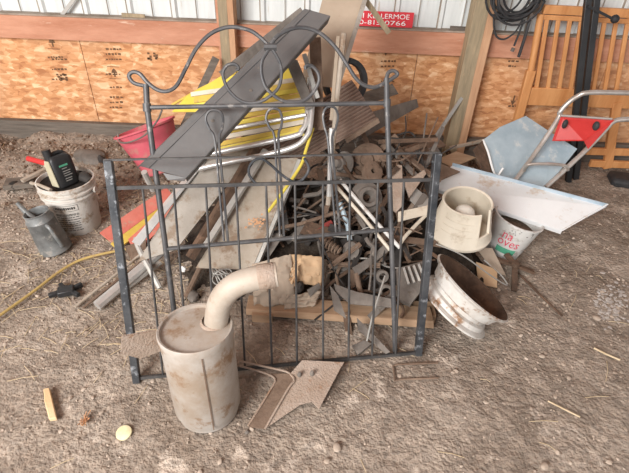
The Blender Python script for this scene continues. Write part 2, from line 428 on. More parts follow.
def heap_z(x, y):
    if y < 2.12: base = .065 + (y-1.5)*.80 - .19
    else: base = (.065 + .62*.80 - .19) - (y-2.12)*.72
    xf = 1
    if x < -.12: xf = max(0, 1 - ((-.12-x)/.62)**1.2) if x > -.74 else 0
    if x > .42: xf = max(0, 1 - ((x-.42)/.5)**1.2) if x < .92 else 0
    z = base*xf + .035*noise.noise(V((x*9, y*9, 5))) + .02*noise.noise(V((x*24, y*24, 2)))
    return z - (.03 if xf < .25 else 0)
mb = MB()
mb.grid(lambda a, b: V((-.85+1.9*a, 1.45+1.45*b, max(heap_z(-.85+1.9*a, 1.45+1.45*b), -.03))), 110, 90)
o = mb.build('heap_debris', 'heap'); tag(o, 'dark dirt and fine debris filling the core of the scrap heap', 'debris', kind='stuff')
mb = MB()
for k in range(420):
    x = rng.uniform(-2.2, -.35); y = rng.uniform(2.3, 3.12)
    r = rng.uniform(.008, .022)
    mb.ball((x, y, floor_z(x, y)+r*.3), r, 1, (1, .8, .7), .3)
o = mb.build('rubble', 'dirt_pile'); tag(o, 'crumbly dirt rubble banked along the foot of the wall at left', 'rubble', kind='stuff')

# ------------------------------------------------------------------ wrought-iron headboard
fA = at(137, 382, z=0); fB = at(418, 355, z=0)
footP = Plane(fA, fB, 19)
hA = at(178, 372, z=0); hB = at(396, 357, z=0)
hA = hA + V((0, .045, 0)); hB = hB + V((0, .03, 0))
headP = Plane(hA, hB, 22.5)
def cpts(pl, L): return [pl(*p) for p in L]
t = thing('bed_headboard', (hA+hB)/2, 'grey wrought iron bed headboard with scrolled arch leaning on the scrap heap', 'headboard')
mb = MB()
mb.tube([headP(146, 84), headP(147, 107), hA], .0105, 10); mb.build('post', 'frame', t)
mb = MB(); mb.tube([headP(386.5, 78), headP(387, 103), hB], .0105, 10); mb.build('post', 'frame', t)
MB().tube(cpts(headP, [(147,107.5),(387,103)]), .0085, 8).build('top_rail', 'frame', t)
MB().tube(cpts(headP, [(164,249),(394,229)]), .0085, 8).build('lower_rail', 'frame', t)
LA = [(146,86),(134,83),(129,76),(133,72),(140,74),(148,83),(158,90),(168,91),(177,85),(186,68),(196,49),(209,35),(222,28.5),(234.5,27),(250,30.5),(261,38),(269,46)]
RA = [(270,47),(275,38.5),(285.4,31),(298,27.5),(311,29),(323.6,35.6),(336,48),(346.5,63.6),(355.4,77.6),(364,85),(374.5,87.3),(384.7,83),(393.6,77.6),(397.4,74),(393.6,70.7),(388.5,72.5),(386.5,79)]
MB().tube(cpts(headP, LA), .0072, 8, smooth_path=True).build('arch_scroll', 'frame', t)
MB().tube(cpts(headP, RA), .0072, 8, smooth_path=True).build('arch_scroll', 'frame', t)
LS = [(270,47),(274.7,53),(280,63.6),(281.5,74),(279,86.4),(272.6,94),(262,101),(250,103),(239.4,100),(229,90.5),(224,80),(223,72),(227,65.6),(233,64),(237,65.6),(238.4,68.8),(235.7,70.2)]
RS = [(270,47),(266.4,53),(262,61.5),(261.6,74),(265.4,86.4),(271.6,93.5),(281,100),(291,102),(303.7,100.5),(313,92.6),(318.7,82),(318.3,74),(314,67.7),(309,65.2),(305.4,66.7),(305.8,69.4)]
for L_ in (LS, RS): MB().tube(cpts(headP, L_), .0062, 8, smooth_path=True).build('inner_scroll', 'frame', t)
c = headP(270.3, 46.8)
MB().tube([c-headP.u*.022, c+headP.u*.022], .013, 8).build('collar', 'frame', t)
for q in ((147,107.5),(387,103)):
    c = headP(*q); MB().tube([c-headP.w*.014, c+headP.w*.014], .0145, 10).build('post_collar', 'frame', t)
HP = [((214,110),(205.8,119.5),(223,119.5),(217,141),(226,241)), ((274,108.5),(266,118.5),(282,118.5),(276.5,138),(282,236)), ((330.7,106.5),(323,116.5),(338,116.5),(330,141),(338,233))]
for (tp, lf, rt, mg, bt) in HP:
    dx = 2.0
    L_ = [bt, (mg[0]-dx+(bt[0]-mg[0])*.5, (mg[1]+bt[1])/2), (mg[0]-dx, mg[1]), ((lf[0]+mg[0]-dx)/2-.8, (lf[1]*.55+mg[1]*.45)), lf, (lf[0]+2.5, tp[1]+2.2), tp, (rt[0]-2.5, tp[1]+2.2), rt, ((rt[0]+mg[0]+dx)/2+.8, (rt[1]*.55+mg[1]*.45)), (mg[0]+dx, mg[1]), (mg[0]+dx+(bt[0]-mg[0])*.5, (mg[1]+bt[1])/2), (bt[0]+2*dx, bt[1])]
    L_[0] = (bt[0]-dx, bt[1])
    L_[-1] = (bt[0]+dx, bt[1])
    MB().tube(cpts(headP, L_), .0048, 6, smooth_path=True).build('hairpin_baluster', 'frame', t)

# ------------------------------------------------------------------ footboard
t = thing('bed_footboard', (fA+fB)/2, 'black steel bed footboard with square posts standing in front of the scrolled headboard', 'footboard')
mb = MB(); mb.beam(fA, footP(108,160), .028, .028, footP.n); mb.build('post', 'frameb', t, bevel=.003)
mb = MB(); mb.beam(fB, footP(437.5,153), .028, .028, footP.n); mb.build('post', 'frameb', t, bevel=.003)
MB().beam(footP(104,160), footP(440,152.5), .018, .006, footP.w).build('top_rail', 'rod', t)
MB().beam(footP(113,188), footP(434,179.5), .012, .012, footP.n).build('upper_rail', 'rod', t)
MB().beam(footP(137,378), footP(418,352.5), .012, .012, footP.n).build('bottom_rail', 'rod', t)
uT0, uT1 = footP(117,188), footP(433,179.5); uB0, uB1 = footP(138,377), footP(417,353)
xs_top = [142.5,173.6,205.7,235.8,266,295,323,350,378,404]; xs_bot = [163,189,216,245,272,297,323,348.5,372,395.5]
for a, b in zip(xs_top, xs_bot):
    ya = 188 + (179.5-188)*(a-113)/(434-113); yb = 378 + (352.5-378)*(b-137)/(418-137)
    MB().tube([footP(a, ya), footP(b, yb)], .0046, 6).build('spindle', 'rod', t)
INF = [(256.4,184),(249.5,175.6),(249.3,167.3),(254,160.5),(261.6,158.6),(271,165),(279,172.5),(289.6,180),(298,181.8),(306,175.6),(308.7,167.3),(304,158)]
MB().tube(cpts(footP, INF), .005, 8, smooth_path=True).build('wave_scroll', 'frameb', t)

# ------------------------------------------------------------------ muffler
mc = V((-.362, 1.034, -.004))
t = thing('truck_muffler', mc, 'big dusty steel truck muffler with bent exhaust pipe standing on the dirt', 'muffler')
R_, h_ = .119, .397
max_ = V((-.035, .085, 1)).normalized()
MB().lathe([(0,.0),(.100,.0),(.107,.004),(.111,.03),(R_-.001,.045),(R_,h_-.03),(R_+.003,h_-.028),(R_+.004,h_-.004),(R_+.001,h_+.002),(R_-.005,h_),(R_-.007,h_-.011),(.06,h_-.012),(0,h_-.008)], mc, max_, 56).build('canister', 'muff', t)
sa = -1.2
sp = V((math.cos(sa), math.sin(sa), 0)); sp = (sp - max_*sp.dot(max_)).normalized()
MB().beam(mc+sp*(R_+.001)+max_*.03, mc+sp*(R_+.001)+max_*(h_-.03), .004, .003, sp).build('weld_seam', 'rust', t)
pp = [at(216,335,y=1.10), at(216.5,318,y=1.103), at(221,300,y=1.108), at(234,286,y=1.115), at(254,278.5,y=1.125), at(277,274.5,y=1.137)]
pb = pp[0]; pr_ = .0395
mb = MB(); path = catmull(pp)
mb.tube(path, pr_, 24, cap=False)
mb.tube(path, pr_-.004, 24, cap=False)
d = (path[-1]-path[-2]).normalized()
mb.lathe([(pr_-.004,0),(pr_,0)], path[-1], d, 24); el = mb.build('exhaust_elbow', 'pipe', t)
mb = MB(); mb.lathe([(pr_+.0005,0),(pr_+.0022,.003),(pr_+.0022,.05),(pr_+.0005,.053)], path[-1]-d*.06, d, 24); mb.build('pipe_collar', 'plate', el)
mb = MB(); mb.lathe([(pr_,0),(pr_+.007,.002),(pr_+.005,.008),(pr_,.011)], mc+max_*(h_-.012)+(pb-mc-max_*(pb-mc).dot(max_)), max_, 24); mb.build('weld_ring', 'plate', t)
# bracket strap sticking out on the left
b0 = at(160, 345, y=1.05); b1 = at(122, 345, y=1.02)
mb = MB()
q = [at(164,329,y=1.085), at(122,336,y=1.02), at(121,353,y=1.02), at(140,358,y=1.05), at(163,350,y=1.085)]
mb.prism(q, .006); mb.build('strap_bracket', 'plate', t)

# ------------------------------------------------------------------ rusty plough plate in front
mb = MB()
PL = [(302,360.5),(344,362.5),(340,369),(319,409),(312,402),(300,405),(265,429),(289,387),(295,380),(290,374)]
pz = [.075,.055,.055,.02,.02,.02,.012,.055,.06,.07]
pts = [at(px, py, z=z) for (px, py), z in zip(PL, pz)]
t = thing('plough_plate', at(300, 400, z=0), 'pitted rusty plough plate lying on the dirt right of the muffler', 'metal plate')
mb.prism(pts, .007); mb.build('blade', 'plate', t)
e2 = [(290,374),(295,380),(289,387),(265,429),(248,427),(272,387),(275,380),(270,374)]
ez = [.07,.06,.055,.012,.01,.04,.04,.045]
mb = MB(); P2 = [at(px, py, z=z) for (px, py), z in zip(e2, ez)]
mb.prism(P2, .006); mb.build('folded_flange', 'rust', t)
def zz(L): return [at(a, b, z=c) for a, b, c in L]
MB().tube(zz([(240,361,.06),(262,366,.062),(284,371,.066),(291,375,.07),(294,381,.066),(288,389,.06),(265,429,.018)]), .0042, 6, smooth_path=True).build('edge_rod', 'plate', t)
MB().tube(zz([(240,366,.045),(258,371,.048),(270,375,.05),(275,380,.05),(271,389,.045),(248,426,.014)]), .0042, 6, smooth_path=True).build('edge_rod', 'plate', t)
for q in ((299.5,374.5),(312,373)):
    c = at(*q, z=.072); MB().lathe([(0,.014),(.006,.012),(.008,.006),(.009,-.012),(0,-.012)], c, (0,-.2,1), 10).build('bolt', 'ash', t)
MB().tube(zz([(246,431,.008),(248,433,.004)]), .008, 8).build('bolt', 'ash', t)

# ------------------------------------------------------------------ white wheel
vv = ray(473.5, 286).normalized()
sr = (cr - vv*cr.dot(vv)).normalized(); su = (cu - vv*cu.dot(vv) - sr*cu.dot(sr)).normalized()
ax = (-vv*.22 + (sr*.725 + su*.69)*.975).normalized()
Rw = .192
WD = .74
lipz = .176*WD*ax.z + Rw*.93*math.sqrt(1-ax.z**2) + .003
lip = at(473.5, 286, z=lipz)
cw = lip - ax*.176*WD
t = thing('wheel_rim', V((cw.x, cw.y, 0)), 'bare steel wheel rim with chipped white paint tilted against the heap', 'wheel rim')
profo = [(Rw-.006,-.006),(Rw,-.004),(Rw+.001,.008),(Rw-.012,.016),(Rw-.022,.02),(Rw-.028,.045),(Rw-.045,.055),(Rw-.05,.075),(Rw-.03,.088),(Rw-.024,.12),(Rw-.016,.15),(Rw-.002,.158),(Rw+.003,.17),(Rw-.004,.176)]
wf = lambda p: [(r*(.93+.07*max(0,min(1,z/.16))), z*WD) for r, z in p]
MB().lathe(wf(profo), cw, ax, 56).build('rim_barrel', 'wheelw', t)
profi = [(Rw-.004,.175),(Rw-.012,.168),(Rw-.022,.15),(Rw-.03,.12),(Rw-.036,.09),(Rw-.054,.078),(Rw-.052,.055),(Rw-.036,.045),(Rw-.03,.022),(Rw-.02,.012),(Rw-.01,-.004)]
MB().lathe(wf(profi), cw, ax, 56).build('rim_inside', 'rustd', t)
MB().lathe(wf([(Rw-.05,.062),(.12,.03),(.09,.012),(.06,.012)]), cw, ax, 40).build('wheel_disc', 'rust', t)

# ------------------------------------------------------------------ cream waterer
wc = at(460, 229, y=1.84); WS = 1.11; WZ = .93
t = thing('plastic_waterer', wc, 'round cream plastic poultry waterer with notched wall sitting on the scrap heap', 'waterer')
wax = V((-.02,-.10,1)).normalized()
n0 = math.radians(-70); nw = math.radians(34)
mb = MB()
mb.lathe([(a*WS,b*WS*WZ) for a,b in [(.118,-.02),(.129,-.018),(.131,-.004),(.126,.002),(.096,.155),(.101,.16),(.097,.164),(.090,.158),(.115,.01),(.0,.006)]], wc, wax, 60, n0+nw, n0+2*PI)
mb.lathe([(a*WS,b*WS*WZ) for a,b in [(.118,-.02),(.129,-.018),(.131,-.004),(.126,.002),(.118,.045),(.110,.045),(.115,.01),(0,.006)]], wc, wax, 12, n0, n0+nw)
o = mb.build('bowl_wall', 'cream', t)
# cheeks beside the notch
mb = MB()
ex = (V((1,0,0)) - wax*wax.x).normalized(); ey = wax.cross(ex)
for a in (n0, n0+nw):
    dr = ex*math.cos(a)+ey*math.sin(a); dt = -ex*math.sin(a)+ey*math.cos(a)
    mb.prism([wc+(dr*.126+wax*.002)*WS, wc+(dr*.097+wax*.162*WZ)*WS, wc+(dr*.090+wax*.158*WZ)*WS, wc+(dr*.112+wax*.012)*WS], .006, dt)
mb.build('notch_cheek', 'cream', t)
MB().lathe([(a*WS,b*WS*WZ) for a,b in [(.062,.006),(.056,.05),(.047,.06),(.044,.085),(.038,.108),(.024,.122),(0,.127)]], wc, wax, 28).build('float_dome', 'lamp', t)
mb = MB()
for zc in (.055, .085, .115):
    rr = .1265-(zc)*.196+.0012
    mb.tube([wc+(wax*zc*WZ+(ex*math.cos(a)+ey*math.sin(a))*rr)*WS for a in [math.radians(-150+q*6) for q in range(12)]], .0016, 5)
mb.build('molded_rib', 'cream', t)

# ------------------------------------------------------------------ white printed bucket
bax = V((.20,.02,.98)).normalized(); bc = V((1.005, 2.05, .012))
t = thing('plastic_pail', bc, 'small white pail with red and green print tilted beside the cream waterer', 'pail')
MB().lathe([(0,0),(.085,0),(.088,.004),(.122,.215),(.127,.216),(.127,.222),(.12,.223),(.117,.21),(.085,.01),(0,.008)], bc, bax, 40).build('pail_wall', 'whitepl', t)
MB().lathe([(.108,.16),(.06,.168),(0,.163)], bc, bax, 24).build('dirt_fill', 'dirt_pile', t)
bx = (V((1,0,0)) - bax*bax.x).normalized(); by = bax.cross(bx)
def pailpt(a, z):
    r = .0875+z*.1605+.0012
    return bc + bax*z + (bx*math.cos(a)+by*math.sin(a))*r
def pailtext(s, a0, a1, z0, z1, mt):
    mb = MB(); text_into(mb, s, lambda u, v: pailpt(a0+(a1-a0)*u, z0+(z1-z0)*v)); return mb.build('print', mt, t)
pailtext('na', math.radians(-137), math.radians(-110), .132, .165, 'redink')
pailtext('oves', math.radians(-143), math.radians(-84), .092, .125, 'redink')
MB().grid(lambda u, v: pailpt(math.radians(-140+58*u), .045+.034*v), 16, 2).build('print', 'greenink', t)
mb = MB()
for k in range(16):
    a = math.radians(-128 + 60*rng.random()); z = .17+.035*rng.random()
    mb.grid(lambda u, v: pailpt(a+.05*u, z+.006*v), 2, 1)
mb.build('print', 'greyink', t)

# ------------------------------------------------------------------ white sheet channel at right
UL, UR, LR, LL = at(452,166,y=2.42), at(606,207,y=2.10), at(562,231,y=1.99), at(428,186,y=2.26)
t = thing('sheet_channel', (UL+LR)/2 - V((0,0,.03)), 'long white coated sheet metal channel lying across the white pail', 'sheet metal')
mb = MB(); mb.prism([UL, UR, LR, LL], .004); mb.build('web', 'gut', t)
n = (UR-UL).cross(LL-UL).normalized()
if n.z < 0: n = -n
MB().prism([UL, UR, UR+n*.022, UL+n*.022], .004).build('flange', 'bluelip', t)
MB().prism([LL, LR, LR-n*.022, LL-n*.022], .004).build('flange', 'gut', t)
MB().tube([UR+n*.02, LR+n*.004], .004, 6).build('rolled_end', 'gut', t)

# ------------------------------------------------------------------ snow scoop on the right
t = thing('snow_scoop', at(520, 180, y=2.55), 'pale blue steel snow scoop with red handle brace leaning right of the heap', 'snow scoop')
A_ = at(525.6,116,y=2.78); B_ = at(553,134,y=2.72); C_ = at(513,183,y=2.47); D_ = at(494,177,y=2.40); E_ = at(483,140,y=2.55); E2 = at(500,127,y=2.68)
mb = MB(); mb.prism([A_, B_, C_, D_, at(489,157,y=2.48), E_, E2], .004); mb.build('scoop_pan', 'scoop', t)
mb = MB(); mb.prism([B_, at(577,149,y=2.68), at(545,189,y=2.45), C_], .004); mb.build('scoop_pan', 'scoop', t)
mb = MB(); mb.prism([E_, at(489,157,y=2.48), D_, at(487,181,y=2.36), at(473,150,y=2.45)], .005); mb.build('side_flange', 'rustd', t)
MB().tube([E_, at(488,152,y=2.48), at(493,170,y=2.42), at(497,176,y=2.40), at(503,168,y=2.42)], .006, 6, smooth_path=True).build('rolled_edge', 'white', t)
MB().tube([at(513,183,y=2.44), at(536,152,y=2.54), at(558,119,y=2.62), at(560,112,y=2.63), at(568,103,y=2.63), at(578,96,y=2.63), at(590,92.5,y=2.62), at(629,93,y=2.6), at(650,94,y=2.58)], .014, 10, smooth_path=True).build('handle_tube', 'chrome', t)
MB().tube([at(546,187,y=2.40), at(585,151,y=2.50), at(606,129,y=2.56), at(613,122,y=2.57), at(622,119.5,y=2.57), at(650,119,y=2.56)], .014, 10, smooth_path=True).build('handle_tube', 'chrome', t)
MB().tube([at(524,171,y=2.47), at(528,165,y=2.46), at(545,164,y=2.44), at(564,165.5,y=2.43), at(568,170,y=2.44)], .009, 8, smooth_path=True).build('cross_bar', 'chrome', t)
BR = [at(561,116,y=2.60), at(614,120,y=2.55), at(588,149,y=2.49), at(584,141,y=2.50), at(552,141,y=2.56)]
mb = MB(); mb.prism([BR[0], BR[1], BR[3], BR[4]], .004); mb.prism([BR[1], BR[2], BR[3]], .004); mb.build('brace_plate', 'red', t)
MB().tube([at(560,115.5,y=2.59), at(612,119,y=2.545)], .007, 8).build('brace_bar', 'chrome', t)
for q in ((565,124),(596,126)):
    c = at(*q, y=2.53)
    MB().ball(c, .02, 2, (1,.7,1.35)).build('rubber_knob', 'rubber', t)

# ------------------------------------------------------------------ wooden crib side leaning on wall
def W(px, py, off=.1): return at(px, py, y=WY-off)
t = thing('crib_panel', at(600, 165, y=3.02), 'varnished pine crib end with vertical slats leaning on the wall at right', 'crib panel')
def lean(px, py): return at(px, py, y=3.03 + (170-py)*.0004)
yb = 3.03
def bar(a, b, w, h, name): MB().beam(a, b, w, h, V((0,-1,0))).build(name, 'crib', t, bevel=.004)
bar(lean(543,9), lean(660,15), .048, .035, 'top_rail')
bar(lean(543,17), lean(660,23), .028, .022, 'top_rail')
bar(lean(529,96), lean(660,101), .115, .022, 'bottom_board')
bar(lean(590,163), lean(660,166), .05, .028, 'foot_rail')
bar(lean(586,151), lean(660,153), .05, .024, 'foot_rail')
for k in range(8):
    px = 547 + k*11.6
    bar(lean(px, 18), lean(px-11 - k*.15, 90), .026, .016, 'slat')
MB().tube([lean(541,14), lean(531,70)], .021, 14).build('turned_post', 'crib', t)
bar(lean(531,70), lean(510,148), .055, .04, 'square_post')
bar(lean(617,102), lean(607,168), .06, .03, 'leg')

# ------------------------------------------------------------------ black bars beside the crib
t = thing('black_rail', at(573, 182, z=.0), 'pair of black steel bed rails standing against the crib panel', 'bed rail')
for (a, b) in (((568,182),(589,-10)), ((575.5,179),(597.5,-10))):
    MB().beam(at(*a, y=2.86), at(*b, y=2.98), .036, .03, V((0,-1,0))).build('rail', 'blackpl', t, bevel=.003)
MB().beam(at(588,6,y=2.945), at(613,19,y=2.94), .014, .012, V((0,-1,0))).build('bracket', 'blackpl', t)
c = at(615,19,y=2.94); MB().ball(c, .024, 2).build('knob', 'rubber', t)

# ------------------------------------------------------------------ coiled hose on the wall
hc = at(514, -8, y=3.1)
t = thing('cable_coil', hc - V((0,0,.2)), 'coil of black electric cable hanging on the wall above the crib post', 'cable')
mb = MB()
P_ = []
for k in range(26*14):
    a = k/26*2*PI; lp = k//26
    rr = .115 + .045*noise.noise(V((lp*1.7, 0, 0))) + .03*math.sin(a*1+lp)
    P_.append(hc + V((rr*1.12*math.cos(a) + .012*math.sin(lp*2.1), -.03 + .045*math.sin(lp*1.3+a*.5), rr*math.sin(a)*1.15 - .02*math.cos(lp))))
mb.tube(P_, .0068, 6); mb.build('coil', 'rubber', t)
MB().tube([at(494,14,y=3.06), at(494,27,y=3.05), at(497,37,y=3.05), at(505,39,y=3.05), at(516,31,y=3.05), at(523,18,y=3.05)], .006, 6, smooth_path=True).build('loose_loop', 'rubber', t)
pl_ = MB().tube([at(524,20,y=3.05), at(518,36,y=3.05), at(514,46,y=3.05)], .006, 6, smooth_path=True).build('plug_lead', 'rubber', t)
MB().tube([at(530,20,y=3.05), at(524,40,y=3.05), at(518.5,57,y=3.05)], .010, 8, smooth_path=True).build('plug_lead', 'rubber', t)
c = at(513.5,48,y=3.05); MB().tube([c, c+V((-.004,0,-.02))], .011, 10).build('plug', 'ash', pl_)
mb = MB(); mb.prism([at(528,3,y=3.17), at(543,-4,y=3.17), at(545,8,y=3.17), at(534,16,y=3.17)], .003)
tag(mb.build('paper_scrap', 'grey'), 'pale grey paper scrap tucked behind the cable coil', 'paper')

# ------------------------------------------------------------------ sign
sy = WY-.002
def sp(px, py): return at(px, py, y=sy)
a, b, c, d = sp(318,33), sp(411,31.5), sp(413,13.5), sp(318,8)
t = thing('wall_sign', (a+b)/2, 'red metal sign with white lettering standing on the wall girt', 'sign')
a = sp(340,29.5); b = sp(411.5,31.5); up = V((0,0,1)); wd = b.x-a.x
za = max(sp(375,30.5).z, .876); zb = sp(375,11).z; x0 = a.x; x1 = b.x
MB().box(((x0+x1)/2, sy-.003, (za+zb)/2), x1-x0, .004, zb-za).build('sign_board', 'sign', t)
def line(s, xa, xb, z0, z1):
    mb = MB(); text_into(mb, s, lambda u, v: V((xa+(xb-xa)*u, sy-.0058, z0+(z1-z0)*v))); mb.build('lettering', 'white', t)
hh = zb-za
line('NI', sp(355,20).x, sp(363.5,20).x, za+hh*.54, za+hh*.86)
line('KELLERMOE', sp(367.5,20).x, sp(409,20).x, za+hh*.54, za+hh*.86)
line('20-', sp(354,28).x, sp(366,28).x, za+hh*.12, za+hh*.42)
line('815-', sp(367,28).x, sp(382.5,28).x, za+hh*.12, za+hh*.42)
line('0766', sp(384,28).x, sp(405,28).x, za+hh*.12, za+hh*.42)

# ------------------------------------------------------------------ five gallon bucket with jug
bc5 = V((-1.322, 2.165, -.005)); BS = .85
t = thing('plastic_bucket', bc5, 'dirty white five gallon bucket with printed label at far left of the heap', 'bucket')
MB().lathe([(a*BS,b) for a,b in [(0,0),(.136,0),(.14,.004),(.152,.215),(.164,.217),(.164,.226),(.153,.228),(.154,.243),(.168,.245),(.168,.254),(.156,.256),(.157,.27),(.166,.272),(.167,.292),(.160,.294),(.155,.285),(.137,.01),(0,.008)]], bc5, (0,0,1), 48).build('bucket_wall', 'whitelow', t)
MB().lathe([(.135,.274),(.11,.262),(.05,.27),(0,.262)], bc5, (0,0,1), 24).build('grimy_fill', 'oil', t)
mb = MB()
for s_ in (-1, 1):
    c = bc5 + V((s_*.14, 0, .235)); mb.lathe([(0,.012),(.016,.01),(.018,0)], c, (s_,0,0), 14)
mb.build('handle_lug', 'whitelow', t)
def b5(a, z, off=.0012):
    r = (.14 + (.152-.14)*(z/.215))*BS + off
    return bc5 + V((math.cos(a)*r, math.sin(a)*r, z))
D = math.radians
mb = MB()
def lab(a0, a1, z0, z1): mb.grid(lambda u, v: b5(D(a0+(a1-a0)*u), z0+(z1-z0)*v), 10, 1)
lab(-105,-50,.198,.200); lab(-105,-50,.165,.167); lab(-50.8,-50,.165,.200); lab(-105,-104.2,.165,.2)
a = -101
while a < -56:
    w = rng.uniform(2, 4); lab(a, a+w, .176, .190); a += w + 1.3
for z in (.145, .138, .125, .11, .095, .083, .07, .055, .04):
    a = -104
    while a < -55:
        w = rng.uniform(3, 9); lab(a, min(a+w, -50), z, z+.004); a += w+rng.uniform(.6, 2)
mb.build('label_print', 'inkb', t)
# jug
jc = bc5 + V((.018, -.02, .283))
jr = Matrix.Rotation(D(-9), 3, 'Y') @ Matrix.Rotation(D(-7), 3, 'X') @ Matrix.Rotation(D(57), 3, 'Z')
t = thing('oil_jug', jc, 'black plastic oil jug with a cream side standing in the white bucket', 'jug')
mb = MB()
def jb(x, y, z): return jc + jr @ V((x*.9, y*.9, z*.97))
secs = [(-.01,.062,.04,0),(.0,.066,.045,0),(.135,.066,.045,0),(.150,.058,.040,0),(.158,.045,.03,-.008)]
rows = []
for z, sx, sy_, ox in secs:
    rows.append([mb.bm.verts.new(jb(ox+sx*math.copysign(abs(math.cos(q))**.5, math.cos(q)), sy_*math.copysign(abs(math.sin(q))**.5, math.sin(q)), z)) for q in [2*PI*k/24 for k in range(24)]])
for A, B in zip(rows, rows[1:]):
    for k in range(24): mb.face([A[k], A[(k+1)%24], B[(k+1)%24], B[k]], True)
mb.face(rows[0][::-1]); mb.face(rows[-1])
mb.build('jug_body', 'blackpl', t)
mb = MB(); mb.lathe([(.021,-.012),(.021,.040),(.0,.042)], jb(-.045,0,.155), jr @ V((0,0,1)), 16); mb.build('cap', 'blackpl', t)
mb = MB(); mb.tube([jb(-.03,0,.160), jb(0,0,.168), jb(.035,0,.160), jb(.056,0,.140)], .010, 8, smooth_path=True); mb.build('handle', 'blackpl', t)
mb = MB(); mb.prism([jb(-.068,-.036,.0), jb(-.068,.036,.0), jb(-.068,.03,.118), jb(-.064,.022,.14), jb(-.064,-.022,.14), jb(-.068,-.03,.118)], .004); mb.build('side_panel', 'jugside', t)
mb = MB()
for z, w in ((.085,.03),(.07,.045),(.058,.04),(.046,.048),(.03,.04),(.018,.036)):
    mb.prism([jb(-.02,-.0462,z), jb(-.02+w,-.0462,z), jb(-.02+w,-.0462,z+.004), jb(-.02,-.0462,z+.004)], .0012)
mb.build('label_print', 'greyink', t)
mb = MB(); mb.prism([jb(-.03,-.0462,.098), jb(.02,-.0462,.098), jb(.02,-.0462,.108), jb(-.03,-.0462,.108)], .0012); mb.build('label_print', 'greenink', t)
# tools sticking out of the bucket
tag(MB().tube([at(52,165,y=2.21), at(28,158.5,y=2.26)], .0145, 10).build('tool_grip', 'red'), 'red tool grip poking out behind the oil jug', 'tool handle')
tag(MB().tube([bc5+V((-.02,-.115,.29)), bc5+V((-.10,-.075,.293)), at(31,183,y=2.15)], .009, 8).build('wooden_stick', 'beige'), 'pale stick lying across the left rim of the white bucket', 'stick')
tag(MB().ball(bc5+V((.09,.03,.29)), .036, 2, (1.1,.9,.8), .12).build('grimy_rag', 'dark'), 'grimy dark rag bunched in the bucket right of the jug', 'rag')

# ------------------------------------------------------------------ oil can
oc = V((-1.345, 1.94, -.002)); oax = V((-.17,.0,1)).normalized()
t = thing('oil_can', oc, 'old galvanised oil filler can with spout in front of the white bucket', 'oil can')
MB().lathe([(a*(.96+.22*(b>.15)),b*1.08) for a,b in [(0,.004),(.080,0),(.083,.003),(.083,.008),(.056,.165),(.058,.17),(.052,.185),(.05,.205),(.053,.209),(.049,.211),(.046,.2),(.05,.165),(.075,.012),(0,.01)]], oc, oax, 40).build('can_body', 'galvcan', t)
MB().lathe([(.05,.19),(0,.185)], oc, oax, 24).build('oily_inside', 'oil', t)
MB().tube([oc+oax*.165+V((-.03,.01,0)), oc+oax*.205+V((-.06,.015,0)), oc+oax*.265+V((-.085,.02,0))], .018, 12, smooth_path=True, r_end=.010).build('spout', 'galvcan', t)
MB().tube([oc+oax*.175+V((.035,-.03,0)), oc+oax*.168+V((.064,-.05,0)), oc+oax*.12+V((.076,-.055,0)), oc+oax*.06+V((.075,-.045,0)), oc+oax*.045+V((.06,-.03,0))], .0105, 10, smooth_path=True).build('handle', 'galvcan', t)

# ------------------------------------------------------------------ pink tub behind
pc = at(164, 170, y=2.62)
pv = ray(155, 145).normalized()
pr1 = (cr - pv*cr.dot(pv)).normalized(); pu1 = (cu - pv*cu.dot(pv) - pr1*cu.dot(pr1)).normalized()
pax = (pr1*-.36 + pu1*.95 - pv*.10).normalized()
t = thing('pink_tub', pc, 'faded pink plastic tub tipped on the dirt bank behind the gunmetal sheet', 'tub')
MB().lathe([(a*1.08,b*1.14) for a,b in [(0,0),(.10,0),(.108,.006),(.165,.235),(.176,.238),(.176,.247),(.163,.247),(.158,.23),(.1,.012),(0,.01)]], pc, pax, 40).build('tub_wall', 'pinkred', t)
MB().tube([at(118,134,y=2.55), at(120,142,y=2.5), at(130,142,y=2.46), at(145,135,y=2.43), at(157,121,y=2.42), at(162,110,y=2.42)], .005, 6, smooth_path=True).build('wire_bail', 'ash', t)

# ------------------------------------------------------------------ helpers for scrap
def flat(name, poly, th, mt, label, cat, bevel=0, **k):
    return tag(MB().prism(poly, th).build(name, mt, bevel=bevel), label, cat, **k)
def stick(name, a, b, w, h, mt, label, cat, up=(0,0,1)):
    return tag(MB().beam(a, b, w, h, up).build(name, mt), label, cat)
def rodt(name, pts, r, mt, label, cat, sm=False, seg=8, group=None):
    return tag(MB().tube(pts, r, seg, smooth_path=sm).build(name, mt), label, cat, group)

# gunmetal sheet crossing the heap
a0 = at(140,166,y=1.50); a1 = at(305,9,y=2.05); b0 = at(186,178,y=1.50); b1 = at(330,16,y=2.02)
n = (a1-a0).cross(b0-a0).normalized()
if n.y > 0: n = -n
gunp = t = thing('gunmetal_sheet', (a0+b1)/2, 'long dark grey folded sheet metal panel slanting up across the heap', 'sheet metal')
MB().prism([a0, a1, b1, b0], .004).build('web', 'gun', t)
c0 = at(139,163,y=1.53); c1 = at(298,10,y=2.08)
MB().prism([a0, a1, a1+n*-.05+(a1-b1).normalized()*.02, a0+n*-.05+(a0-b0).normalized()*.02], .004).build('folded_flange', 'gun', t)
MB().prism([b0, b1, b1-n*.05, b0-n*.05], .004).build('folded_flange', 'gun', t)
MB().tube([a0*.82+b0*.18+n*.002, a1*.8+b1*.2+n*.002], .004, 6).build('bead', 'gun', t)
MB().prism([b0, at(163,173,y=1.5), at(168,180,y=1.49), at(184,181,y=1.49), at(193,170,y=1.5)], .004).build('torn_flap', 'gun', t)
